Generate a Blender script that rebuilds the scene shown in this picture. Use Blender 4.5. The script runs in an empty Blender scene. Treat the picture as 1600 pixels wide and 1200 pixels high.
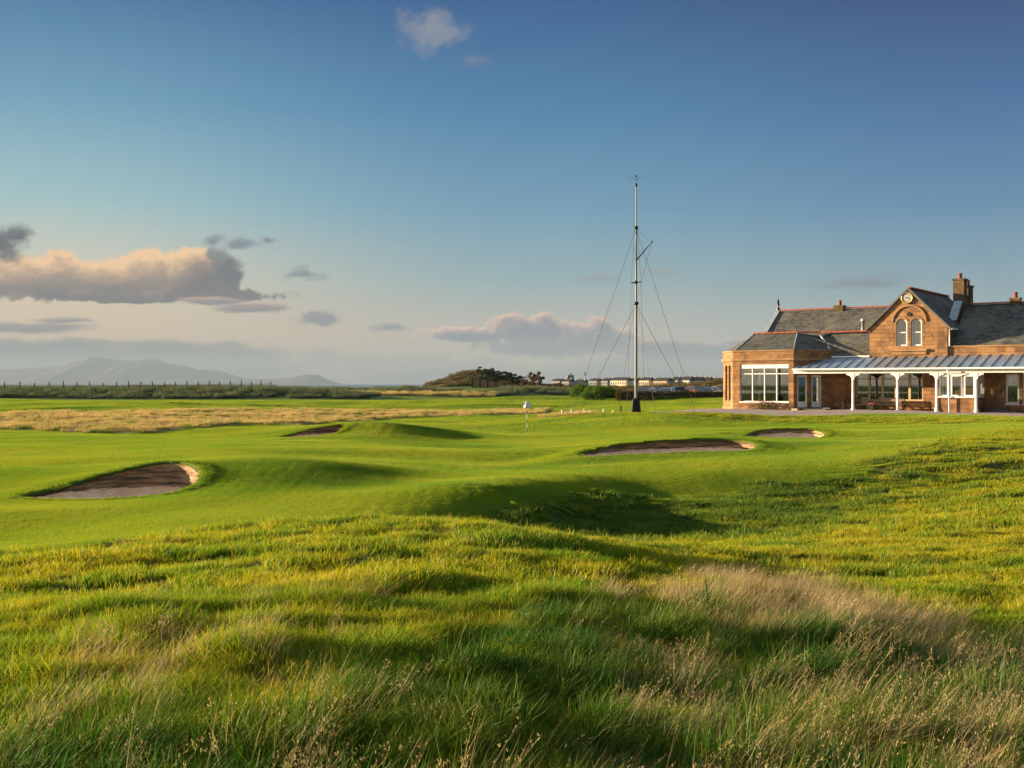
import bpy, math, random
import numpy as np
from mathutils import Vector, Matrix

random.seed(7)
rng = np.random.default_rng(7)
R = math.radians
scene = bpy.context.scene
col = scene.collection

# ------------------------------------------------------------------ camera
F = 1800.0            # focal length in pixels of the 1600 px wide photograph
CAMZ = 3.0
cam_d = bpy.data.cameras.new('camera')
cam_d.sensor_width = 36.0
cam_d.lens = 36.0 * F / 1600.0
cam_d.clip_start = 0.1
cam_d.clip_end = 90000.0
cam = bpy.data.objects.new('camera', cam_d)
cam.location = (0, 0, CAMZ)
cam.rotation_euler = (R(90), 0, 0)
col.objects.link(cam)
scene.camera = cam

# ------------------------------------------------------------------ light and exposure
SUN_AZ = -76.0       # degrees clockwise from +Y (the view direction): left and a little behind
SUN_EL = 8.6
SKY_STRENGTH = 0.15
scene.view_settings.view_transform = 'Standard'
scene.view_settings.look = 'None'
scene.view_settings.exposure = 2.05
scene.view_settings.gamma = 1.0

sun_d = bpy.data.lights.new('sun', 'SUN')
sun_d.energy = 5.0
sun_d.angle = R(0.6)
sun_d.color = (1.0, 0.76, 0.46)
sun = bpy.data.objects.new('sun', sun_d)
ts = Vector((math.sin(R(SUN_AZ)) * math.cos(R(SUN_EL)), math.cos(R(SUN_AZ)) * math.cos(R(SUN_EL)), math.sin(R(SUN_EL))))
sun.rotation_euler = ts.to_track_quat('Z', 'Y').to_euler()
sun.location = (-30, -10, 30)
col.objects.link(sun)


class E:
    """Small expression wrapper round shader math nodes."""
    def __init__(s, nt, sock): s.nt, s.s = nt, sock
    def _op(s, op, *o, clamp=False):
        n = s.nt.nodes.new('ShaderNodeMath'); n.operation = op; n.use_clamp = clamp
        for i, v in enumerate((s,) + o):
            if isinstance(v, E): s.nt.links.new(v.s, n.inputs[i])
            else: n.inputs[i].default_value = float(v)
        return E(s.nt, n.outputs[0])
    def __add__(s, o): return s._op('ADD', o)
    __radd__ = __add__
    def __mul__(s, o): return s._op('MULTIPLY', o)
    __rmul__ = __mul__
    def __sub__(s, o): return s._op('SUBTRACT', o)
    def __rsub__(s, o): return (s * -1.0)._op('ADD', o)
    def __truediv__(s, o): return s._op('DIVIDE', o)
    def max(s, o): return s._op('MAXIMUM', o)
    def min(s, o): return s._op('MINIMUM', o)
    def sqrt(s): return s._op('SQRT')
    def pow(s, o): return s._op('POWER', o)
    def clamp(s): return s._op('ADD', 0.0, clamp=True)
    def smooth(s, a, b):
        n = s.nt.nodes.new('ShaderNodeMapRange'); n.interpolation_type = 'SMOOTHSTEP'
        s.nt.links.new(s.s, n.inputs[0]); n.inputs[1].default_value = a; n.inputs[2].default_value = b
        return E(s.nt, n.outputs[0])


def mixc(nt, fac, a, b, mode='MIX'):
    n = nt.nodes.new('ShaderNodeMix'); n.data_type = 'RGBA'; n.blend_type = mode
    def put(i, v):
        if isinstance(v, E): nt.links.new(v.s, n.inputs[i])
        elif isinstance(v, (tuple, list)): n.inputs[i].default_value = (v[0], v[1], v[2], 1)
        elif isinstance(v, (int, float)): n.inputs[i].default_value = v
        else: nt.links.new(v, n.inputs[i])
    put(0, fac); put(6, a); put(7, b)
    return n.outputs[2]


def noise(nt, vec, scale, detail=3, rough=0.5, dist=0.0, out=0):
    n = nt.nodes.new('ShaderNodeTexNoise')
    if vec is not None: nt.links.new(vec, n.inputs['Vector'])
    n.inputs['Scale'].default_value = scale; n.inputs['Detail'].default_value = detail
    n.inputs['Roughness'].default_value = rough; n.inputs['Distortion'].default_value = dist
    return E(nt, n.outputs[0]) if out == 0 else n.outputs[1]


def mapping(nt, vec, scale=(1, 1, 1), loc=(0, 0, 0), rot=(0, 0, 0)):
    n = nt.nodes.new('ShaderNodeMapping'); nt.links.new(vec, n.inputs[0])
    n.inputs[1].default_value = loc; n.inputs[2].default_value = rot; n.inputs[3].default_value = scale
    return n.outputs[0]

# ------------------------------------------------------------------ sky
world = bpy.data.worlds.new('World'); scene.world = world; world.use_nodes = True
wt = world.node_tree; wt.nodes.clear()
bg = wt.nodes.new('ShaderNodeBackground'); wo = wt.nodes.new('ShaderNodeOutputWorld')
wt.links.new(bg.outputs[0], wo.inputs[0]); bg.inputs[1].default_value = SKY_STRENGTH
sky = wt.nodes.new('ShaderNodeTexSky'); sky.sky_type = 'NISHITA'; sky.sun_disc = False
sky.sun_elevation = R(SUN_EL); sky.sun_rotation = R(-SUN_AZ)
sky.air_density = 1.0; sky.dust_density = 0.6; sky.ozone_density = 2.0; sky.altitude = 0
tc = wt.nodes.new('ShaderNodeTexCoord')
sep = wt.nodes.new('ShaderNodeSeparateXYZ'); wt.links.new(tc.outputs['Generated'], sep.inputs[0])
dx, dy, dz = (E(wt, sep.outputs[i]) for i in range(3))
AZ = dx._op('ARCTAN2', dy)          # azimuth from the view axis, radians
EL = dz._op('ARCSINE')


def inv(c):   # display-like linear colour -> background colour at this strength and exposure
    g = 1.0 / (SKY_STRENGTH * 2 ** scene.view_settings.exposure)
    return tuple(v * g for v in c)


def srgb(r, g, b):
    return tuple(((c / 255.0) / 12.92 if c < 10 else (((c / 255.0) + 0.055) / 1.055) ** 2.4) for c in (r, g, b))

# clear sky: Nishita blended with an air-light and fill gradient by elevation and by bearing from the sun
def ramp(fac, stops):
    n = wt.nodes.new('ShaderNodeValToRGB'); wt.links.new(fac.s, n.inputs[0])
    e = n.color_ramp.elements
    while len(e) < len(stops): e.new(0.5)
    for el_, (p, c) in zip(e, stops):
        el_.position = p; el_.color = inv(srgb(*c)) + (1,)
    return n.outputs[0]
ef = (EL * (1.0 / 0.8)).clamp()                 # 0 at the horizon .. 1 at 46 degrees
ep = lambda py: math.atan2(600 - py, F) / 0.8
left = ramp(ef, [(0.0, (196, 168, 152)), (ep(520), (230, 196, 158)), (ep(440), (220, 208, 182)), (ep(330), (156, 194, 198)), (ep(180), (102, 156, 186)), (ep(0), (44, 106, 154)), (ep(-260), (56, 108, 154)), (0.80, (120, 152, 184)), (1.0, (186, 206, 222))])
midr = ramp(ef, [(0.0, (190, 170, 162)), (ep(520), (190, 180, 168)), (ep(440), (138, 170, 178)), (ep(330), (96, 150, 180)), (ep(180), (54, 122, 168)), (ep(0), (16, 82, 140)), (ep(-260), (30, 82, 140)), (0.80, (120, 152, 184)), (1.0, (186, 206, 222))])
right = ramp(ef, [(0.0, (152, 164, 172)), (ep(520), (140, 164, 172)), (ep(440), (106, 148, 168)), (ep(330), (58, 122, 166)), (ep(180), (22, 90, 150)), (ep(0), (0, 46, 108)), (ep(-260), (2, 46, 108)), (0.80, (120, 152, 184)), (1.0, (186, 206, 222))])  # overhead stops of all three raised as added fill light, out of view
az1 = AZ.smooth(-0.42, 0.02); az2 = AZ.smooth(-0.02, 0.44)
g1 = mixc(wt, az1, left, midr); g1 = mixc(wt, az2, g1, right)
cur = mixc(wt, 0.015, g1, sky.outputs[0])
glow = AZ.smooth(-0.62, -1.3) * AZ.smooth(-2.9, -2.0) * EL.smooth(0.6, 0.0)      # added fill light: sky brightened round the low sun, out of view
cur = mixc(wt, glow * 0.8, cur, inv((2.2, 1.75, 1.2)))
under = EL.smooth(-0.004, -0.03)                # below the horizon there is only dim land
cur = mixc(wt, under, cur, inv((0.035, 0.045, 0.030)))

# ------------------------------------------------------------------ clouds: computed density and sunlight, laid on the sky by bearing and elevation
_grng = np.random.default_rng(11)
_GA = _grng.random((256, 256)) * 2 * np.pi
_GX, _GY = np.cos(_GA).astype(np.float32), np.sin(_GA).astype(np.float32)


def perlin(x, y, seed=0):
    x = x + seed * 7.31; y = y + seed * 3.17
    fx0 = np.floor(x); fy0 = np.floor(y); fx = x - fx0; fy = y - fy0
    ix = fx0.astype(np.int32) & 255; iy = fy0.astype(np.int32) & 255
    ix1 = (ix + 1) & 255; iy1 = (iy + 1) & 255
    ux = fx * fx * fx * (fx * (fx * 6 - 15) + 10); uy = fy * fy * fy * (fy * (fy * 6 - 15) + 10)
    n00 = _GX[iy, ix] * fx + _GY[iy, ix] * fy
    n10 = _GX[iy, ix1] * (fx - 1) + _GY[iy, ix1] * fy
    n01 = _GX[iy1, ix] * fx + _GY[iy1, ix] * (fy - 1)
    n11 = _GX[iy1, ix1] * (fx - 1) + _GY[iy1, ix1] * (fy - 1)
    n0 = n00 + (n10 - n00) * ux; n1 = n01 + (n11 - n01) * ux
    return (n0 + (n1 - n0) * uy) * 1.5


def fbm(x, y, octaves=5, seed=0, gain=0.5, billow=False):
    s = 0.0; a = 1.0; t = 0.0
    for i in range(octaves):
        n = perlin(x * 2.0 ** i, y * 2.0 ** i, seed + i * 17)
        if billow: n = 0.5 - np.abs(n) * 1.6
        s = s + a * n; t += a; a *= gain
    return s / t


def sstep(a, b, x):
    t = np.clip((x - a) / (b - a), 0, 1)
    return t * t * (3 - 2 * t)


PX0, PX1, PY0, PY1 = -260, 1860, -60, 612       # the part of the sky that holds clouds, as bearings and heights
CW, CH = 2385, 756
def make_clouds():
    azg = np.linspace(math.atan((PX0 - 800) / F), math.atan((PX1 - 800) / F), CW)       # bearing
    elg = np.linspace(math.atan((600 - PY0) / F), math.atan((600 - PY1) / F), CH)       # elevation
    gx = 800 + F * np.tan(azg); gy = 600 - F * np.tan(elg)
    PXg = np.broadcast_to(gx, (CH, CW)); PYg = 600 - F * np.tan(elg)[:, None] / np.cos(azg)[None, :]
    rgbF = np.zeros((CH, CW, 3)); alphaF = np.zeros((CH, CW))
    pitch = gx[1] - gx[0]
    def env(px, py, blobs, wx=0.0, wy=0.0):
        e = np.full(px.shape, -9.0)
        for (cx, cy, w, hu, hd) in blobs:
            x = (px + wx - cx) / w; dy = py + wy - cy
            y = np.where(dy < 0, dy / hu, dy / hd)
            e = np.maximum(e, 1 - np.sqrt(x * x + y * y))
        return e
    def shift(a, sx, sy):
        sx /= pitch; sy /= pitch
        return np.roll(np.roll(a, int(round(sx)), 1), int(round(sy)), 0)
    def lay(blobs, k, sc, seed, soft, lit, shade, op, stretch=1.6, billow=0.6, warp=10, depth=1.0, mod=None, oct=7, sundir=(-0.75, -0.66)):
        m = 70
        x0 = min(b[0] - b[2] for b in blobs) - m; x1 = max(b[0] + b[2] for b in blobs) + m
        y0 = min(b[1] - b[3] for b in blobs) - m; y1 = max(b[1] + b[4] for b in blobs) + m
        I = slice(max(0, int(np.searchsorted(gy, y0))), int(np.searchsorted(gy, y1)))
        J = slice(max(0, int(np.searchsorted(gx, x0))), int(np.searchsorted(gx, x1)))
        px, py = PXg[I, J], PYg[I, J]; rgb = rgbF[I, J]; alpha = alphaF[I, J]
        w1 = fbm(px / 60, py / 40, 4, seed + 90) * warp; w2 = fbm(px / 60, py / 40, 4, seed + 95) * warp * 0.6
        n = fbm((px + w1) / sc, (py + w2) / sc * stretch, oct, seed, 0.6)
        b = fbm((px + w1) / sc, (py + w2) / sc * stretch, oct, seed + 40, 0.6, True) * 0.8
        f = env(px, py, blobs, w1, w2) + k * ((1 - billow) * n + billow * b)
        d = sstep(0, soft, f)
        T = np.zeros_like(d); p = np.clip(f, 0, 0.8)
        for st, wt_ in ((2, .5), (4, .7), (7, .9), (12, 1.2), (20, 1.5), (32, 1.6), (46, 1.2)):
            T += wt_ * shift(p, -sundir[0] * st, -sundir[1] * st)
        l = np.exp(-T * depth)
        rel = (f - shift(f, -sundir[0] * 3, -sundir[1] * 3)) * -1.6       # small relief on the lumps
        l = np.clip(l + np.clip(-rel, -0.35, 0.35) * 0.6, 0, 1)
        if mod is not None:
            q0, q1 = mod(px, py); l = np.clip(l * q0 + q1, 0, 1)
        A = np.array(srgb(*lit)); B = np.array(srgb(*shade))
        c = B + (A - B) * l[..., None]
        a = d * op
        na = a + alpha * (1 - a)
        rgb[...] = (c * a[..., None] + rgb * (alpha * (1 - a))[..., None]) / np.maximum(na, 1e-6)[..., None]
        alpha[...] = na
    # low bank over the sea, grey mauve
    lay([(60, 588, 560, 58, 90), (330, 566, 210, 34, 60), (690, 578, 230, 26, 50)], 0.8, 90, 3, 0.5, (200, 174, 156), (104, 110, 130), 0.95, 3.0, 0.3, 16, 0.5)
    lay([(1120, 590, 330, 56, 90), (1290, 580, 230, 30, 60)], 0.6, 90, 13, 0.45, (200, 178, 174), (84, 106, 134), 1.0, 3.0, 0.3, 16, 1.1)
    lay([(500, 560, 52, 22, 20), (575, 562, 60, 18, 20), (660, 556, 60, 14, 18), (470, 566, 40, 12, 14)], 1.1, 34, 23, 0.5, (222, 188, 160), (140, 136, 144), 0.75, 1.5, 0.7, 8, 0.8)
    # the long flat cloud over the mountains
    lay([(200, 545, 245, 20, 30), (60, 538, 190, 14, 30), (330, 555, 120, 18, 22)], 0.65, 60, 33, 0.32, (222, 194, 162), (112, 114, 128), 1.0, 3.4, 0.35, 10, 1.6)
    lay([(30, 512, 150, 13, 14), (95, 501, 70, 7, 6)], 0.5, 60, 43, 0.6, (176, 160, 154), (118, 114, 124), 0.95, 4.2, 0.3, 8, 1.2)
    # cumulus line left of the mast
    lay([(745, 522, 95, 13, 12), (860, 540, 120, 18, 20), (800, 516, 44, 26, 26), (846, 518, 40, 30, 30), (905, 530, 44, 28, 26), (935, 524, 34, 30, 26), (975, 534, 30, 26, 22)], 0.95, 42, 53, 0.25, (250, 205, 178), (112, 124, 144), 1.0, 1.2, 0.85, 8, 1.2)
    lay([(1080, 545, 120, 13, 30), (1030, 540, 60, 12, 24), (1175, 534, 60, 8, 10)], 0.5, 50, 59, 0.5, (222, 184, 170), (86, 108, 134), 0.95, 2.4, 0.5, 8, 1.4)
    # thin grey scraps
    lay([(470, 430, 40, 14, 12), (378, 380, 46, 14, 11), (330, 376, 34, 10, 10), (612, 512, 40, 8, 8), (415, 376, 20, 8, 7)], 1.3, 34, 63, 0.8, (140, 142, 150), (104, 122, 140), 0.85, 1.8, 0.4, 8, 1.0)
    lay([(497, 496, 50, 14, 15)], 1.1, 34, 73, 0.5, (150, 142, 146), (108, 120, 138), 0.9, 1.8, 0.5, 8, 1.0)
    lay([(1350, 440, 110, 15, 14), (1290, 447, 60, 6, 6), (1390, 428, 40, 8, 8)], 1.0, 60, 83, 1.1, (130, 140, 152), (104, 124, 144), 0.75, 3.0, 0.3, 10, 1.0)
    # small pink clouds high up
    lay([(676, 48, 62, 46, 44)], 1.25, 50, 103, 0.9, (190, 166, 160), (132, 142, 160), 0.85, 1.0, 0.5, 14, 0.9)
    lay([(742, 96, 52, 16, 14)], 1.1, 44, 109, 1.2, (140, 140, 158), (110, 124, 150), 0.6, 1.0, 0.5, 14, 0.9)
    lay([(925, 436, 60, 10, 9), (1035, 426, 46, 9, 8)], 0.8, 50, 113, 1.2, (158, 152, 156), (130, 142, 152), 0.75, 2.0, 0.3, 8, 0.8)
    # the big cumulus: warm sunward tops, grey base and grey right end
    def mod_big(px, py):
        lump = fbm(px / 46, py / 30, 3, 71)
        ends = sstep(262, 350, px + 0.5 * (py - 430)); low = sstep(418, 462, py + lump * 26)
        return 1.35 - 1.0 * ends - 0.9 * low + lump * 0.5, 0.30 - 0.30 * ends - 0.28 * low + lump * 0.22
    lay([(60, 440, 120, 44, 32), (180, 445, 120, 44, 26), (90, 425, 50, 34, 30), (225, 425, 60, 38, 40), (290, 424, 56, 38, 44), (345, 440, 38, 42, 32), (230, 462, 210, 18, 13), (310, 455, 70, 26, 18), (-80, 430, 130, 56, 50)], 0.80, 48, 123, 0.24,
        (255, 208, 158), (98, 94, 104), 1.0, 1.25, 0.75, 12, 0.62, mod=mod_big)
    lay([(395, 481, 75, 11, 10), (330, 470, 60, 9, 9)], 0.55, 40, 133, 0.5, (206, 170, 150), (128, 120, 130), 0.95, 2.6, 0.5, 8, 1.5)
    lay([(5, 378, 50, 34, 40), (-60, 380, 90, 60, 50), (30, 366, 30, 20, 16)], 0.95, 44, 143, 0.6, (116, 120, 132), (64, 74, 92), 0.95, 1.2, 0.5, 12, 0.8)
    lay([(352, 420, 32, 26, 34), (338, 400, 22, 16, 16)], 0.8, 30, 153, 0.6, (120, 116, 124), (88, 94, 108), 0.8, 1.2, 0.6, 8, 1.0)
    return rgbF, np.clip(alphaF, 0, 1)


crgb, calpha = make_clouds()
cimg = bpy.data.images.new('cloud_cover', CW, CH, alpha=True, float_buffer=True)
cimg.colorspace_settings.name = 'Non-Color'
cimg.alpha_mode = 'CHANNEL_PACKED'
g_ = 1.0 / (SKY_STRENGTH * 2 ** scene.view_settings.exposure)
buf = np.ones((CH, CW, 4), np.float32)
buf[..., :3] = crgb[::-1] * g_; buf[..., 3] = calpha[::-1]
cimg.pixels.foreach_set(buf.ravel()); cimg.update(); cimg.pack()
ti = wt.nodes.new('ShaderNodeTexImage'); ti.image = cimg; ti.extension = 'CLIP'; ti.interpolation = 'Linear'
a0_, a1_ = math.atan((PX0 - 800) / F), math.atan((PX1 - 800) / F)
e0_, e1_ = math.atan((600 - PY1) / F), math.atan((600 - PY0) / F)
cu = (AZ - a0_) * (1.0 / (a1_ - a0_)); cv = (EL - e0_) * (1.0 / (e1_ - e0_))
cb = wt.nodes.new('ShaderNodeCombineXYZ'); wt.links.new(cu.s, cb.inputs[0]); wt.links.new(cv.s, cb.inputs[1])
wt.links.new(cb.outputs[0], ti.inputs[0])
inside = cv.smooth(0.0, 0.03) * (1.0 - cu.smooth(0.97, 1.0)) * cu.smooth(0.0, 0.03)
cur = mixc(wt, E(wt, ti.outputs['Alpha']) * inside, cur, ti.outputs['Color'])
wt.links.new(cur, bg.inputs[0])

# ------------------------------------------------------------------ the lie of the land (metres; the camera stands at 0,0)
def P3(px, py, Y):
    """survey: a point seen at (px, py) of the 1600x1200 photograph and Y metres away"""
    return ((px - 800.0) / F * Y, Y, CAMZ - (py - 600.0) / F * Y)

SURVEY = [
 # foreground mound and its crest
 (-300, 1200, 4.6), (0, 1200, 4.6), (450, 1200, 4.7), (800, 1200, 4.9), (1200, 1200, 5.0), (1600, 1200, 5.0), (1900, 1200, 5.0), (0, 1010, 6.6), (500, 1000, 6.9), (800, 1000, 7.1), (1150, 1010, 7.3),
 (500, 822, 14), (700, 828, 14), (250, 856, 13), (0, 890, 12), (-250, 900, 12), (880, 850, 12.6), (980, 890, 11.0), (1080, 925, 9.8), (500, 900, 9.6), (200, 940, 8.6), (800, 920, 9.2),
 (1250, 962, 9.0), (1400, 1010, 8.1), (1600, 1090, 7.2), (1800, 1120, 7.0),
 # behind the crest
 (-250, 845, 18), (0, 842, 18), (0, 800, 22), (250, 812, 20), (500, 800, 21.5), (650, 800, 22), (850, 838, 22.4), (950, 845, 22.6), (900, 805, 25.6), (1000, 775, 29.6), (780, 762, 25.5), (700, 772, 24.4), (800, 748, 29), (900, 745, 31.5), (1000, 745, 33),
 (1080, 845, 22.8), (1100, 805, 26.6), (1200, 800, 27.2), (1300, 822, 24.6), (1300, 775, 30.5), (1600, 800, 22), (1600, 868, 15.5), (1400, 868, 15.8), (1200, 880, 14.5), (1150, 915, 12.3), (1350, 940, 11), (1600, 960, 10), (1850, 900, 12), (1850, 780, 24),
 (1600, 700, 36), (1450, 692, 41), (1600, 662, 58), (1350, 702, 39.5), (1300, 722, 35), (1200, 735, 34), (1100, 742, 33), (1850, 690, 42),
 (1330, 684, 51), (1400, 678, 52), (1340, 694, 43),
 # left bunker, its mound and the ground round it
 (0, 780, 26.6), (-250, 780, 26), (0, 764, 29.5), (0, 735, 34), (100, 728, 36), (200, 716, 38.5), (400, 706, 41), (400, 717, 30.2), (480, 719, 30.5), (340, 719, 30), (560, 730, 30.5), (560, 768, 26.3), (640, 752, 28.6), (700, 748, 30), (400, 775, 25.5), (200, 792, 24), 
 # green and fairway
 (700, 736, 33.5), (600, 700, 45), (823, 702, 50), (823, 676, 68), (700, 660, 80), (823, 656, 84), (560, 720, 37), (750, 715, 42), (1000, 661, 68), (1150, 660, 69), (1300, 660, 68), (1480, 662, 63), (900, 690, 56), (1050, 672, 62), (860, 716, 42), (900, 725, 38), (980, 722, 37),
 (0, 702, 47), (-250, 700, 48), (300, 691, 52), (100, 683, 58), (250, 684, 60), (0, 688, 56), (430, 690, 52),
 (585, 659, 61.5), (640, 664, 62), (570, 674, 57), (700, 681, 60), (660, 686, 56), (420, 680, 62), (650, 656, 84), (560, 657, 84), (380, 690, 55),
 # bunker shoulders on the right
 (1220, 697, 42.5), (1210, 705, 40.5), (1320, 680, 53), (870, 705, 43), (1140, 676, 52),
 # straw band and far fairways
 (0, 672, 71), (-300, 672, 71), (200, 675, 68), (400, 666, 72), (0, 640, 116), (400, 640, 116), (823, 640, 114), (640, 648, 95), (823, 648, 97), (-400, 640, 116),
 (0, 629, 164), (-500, 629, 164), (400, 627, 164), (700, 625, 165), (900, 623, 150), (1130, 622, 135), (1400, 622, 135), (1000, 623, 142), (900, 640, 102), (1000, 641, 92), (1130, 634, 105), (1400, 634, 105), (1700, 634, 105),
 # clubhouse terrace
 (1060, 645.5, 76), (1240, 643, 80), (1400, 647, 73), (1500, 648, 71), (1600, 650, 67), (1450, 641, 84), (1700, 648, 74), (1250, 640, 86), (1850, 650, 66), (1600, 640, 88), (1040, 641.5, 83), (1010, 645, 77.5), (1130, 646.5, 73.5), (1300, 647.5, 71.8), (970, 648, 76), (1850, 665, 56),
]
SP = np.array([P3(*p) for p in SURVEY])


def _pc(X, Y):
    return np.stack([6.0 * X / (Y + 7.0), 6.0 * np.log(Y + 7.0)], -1)


def _ker(r2):
    return 0.5 * r2 * np.log(r2 + 1e-9)
_C = _pc(SP[:, 0], SP[:, 1]); _n = len(_C)
_K = _ker(((_C[:, None] - _C[None]) ** 2).sum(-1)) + np.eye(_n) * 0.0008
_Q = np.concatenate([np.ones((_n, 1)), _C], 1)
_A = np.block([[_K, _Q], [_Q.T, np.zeros((3, 3))]])
_W = np.linalg.solve(_A, np.concatenate([SP[:, 2], np.zeros(3)]))


def rbf(X, Y):
    sh = X.shape; X = np.clip(X, -0.62 * (Y + 7), 0.62 * (Y + 7)); p = _pc(X.ravel(), Y.ravel()); out = np.empty(len(p))
    for i in range(0, len(p), 40000):
        q = p[i:i + 40000]
        r2 = ((q ** 2).sum(1)[:, None] + (_C ** 2).sum(1)[None] - 2 * q @ _C.T).clip(0)
        out[i:i + 40000] = _ker(r2) @ _W[:_n] + _W[_n] + q @ _W[_n + 1:]
    return out.reshape(sh)

# bunker rims (px, py, Y), anticlockwise or clockwise alike
RIMS = {
 'left': [(32, 777, 26.8), (60, 769, 27.6), (100, 760, 28.2), (150, 745, 28.9), (200, 732, 29.3), (250, 722.5, 29.5), (280, 722, 29.4), (300, 726, 29.0), (314, 738, 28.1), (305, 755, 27.2), (280, 767, 26.6), (240, 775, 26.3), (175, 780, 26.1), (100, 781, 26.3)],
 'middle': [(905, 713, 40), (912, 706, 40.8), (944, 698, 41.8), (990, 691.5, 42.6), (1037, 688, 43), (1084, 685.5, 43.3), (1131, 685.5, 43.3), (1162, 688, 42.9), (1182, 694, 41.9), (1181, 701, 41.0), (1162, 705, 40.4), (1115, 706.5, 40.0), (1053, 708, 39.7), (975, 711, 39.4), (928, 714, 39.4)],
 'right': [(1162, 683, 51.6), (1175, 676, 53.2), (1194, 671.5, 54.2), (1225, 669.5, 54.7), (1265, 670, 54.5), (1286, 674, 53.4), (1289, 679, 52.2), (1278, 684.5, 51.2), (1225, 685.5, 50.8), (1181, 685.5, 50.9)],
 'back': [(438, 683.5, 57.3), (460, 677.5, 58.6), (487, 670, 59.6), (515, 665, 60.3), (535, 662, 60.6), (546, 661.5, 60.2), (542, 666, 58.9), (527, 675, 57.6), (513, 680, 57.0), (475, 683, 56.8)],
}


def rim_curve(pts, n=160):
    p = np.array([P3(*q) for q in pts]); m = len(p)
    out = []
    for i in range(m):
        a, b, c, d = p[i - 1], p[i], p[(i + 1) % m], p[(i + 2) % m]
        for t in np.linspace(0, 1, 12, endpoint=False):
            out.append(0.5 * ((2 * b) + (-a + c) * t + (2 * a - 5 * b + 4 * c - d) * t * t + (-a + 3 * b - 3 * c + d) * t ** 3))
    out = np.array(out); L = np.r_[0, np.cumsum(np.linalg.norm(np.diff(np.r_[out, out[:1]], axis=0), axis=1))]
    s = np.linspace(0, L[-1], n, endpoint=False); o2 = np.r_[out, out[:1]]
    q = np.stack([np.interp(s, L, o2[:, k]) for k in range(3)], -1)
    area = 0.5 * np.sum(q[:, 0] * np.roll(q[:, 1], -1) - np.roll(q[:, 0], -1) * q[:, 1])
    return q if area > 0 else q[::-1]
CURVES = {k: rim_curve(v) for k, v in RIMS.items()}


def rim_dist(c, X, Y):
    """signed plan distance to the rim (negative inside), and rim height at the nearest point"""
    a = c[:, :2]; b = np.roll(a, -1, 0); ab = b - a; l2 = (ab ** 2).sum(1)
    P = np.stack([X, Y], -1)[:, None]; t = (((P - a) * ab).sum(-1) / l2).clip(0, 1)
    d2 = ((P - a - t[..., None] * ab) ** 2).sum(-1); i = d2.argmin(1); r = np.arange(len(X))
    z = c[i, 2] + t[r, i] * (np.roll(c[:, 2], -1)[i] - c[i, 2])
    ay, by = a[:, 1][None], b[:, 1][None]
    cr = ((ay > Y[:, None]) != (by > Y[:, None])) & (X[:, None] < (b[:, 0] - a[:, 0])[None] * (Y[:, None] - ay) / (by - ay + 1e-12) + a[:, 0][None])
    ins = cr.sum(1) % 2 == 1
    return np.where(ins, -1, 1) * np.sqrt(d2[r, i]), z


def gauss(X, Y, cx, cy, sx, sy):
    return np.exp(-((X - cx) / sx) ** 2 - ((Y - cy) / sy) ** 2)


def rough_edge(px):
    """distance at which the long foreground rough gives way to the mown ground"""
    return np.interp(px, [-400, 0, 250, 500, 620, 720, 800, 900, 1000, 1100, 1250, 1350, 1450, 1600, 1900], [13.6, 14.0, 14.8, 15.6, 16.5, 20, 24, 27.5, 29, 29.5, 31, 33.5, 38, 52, 56])


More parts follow.
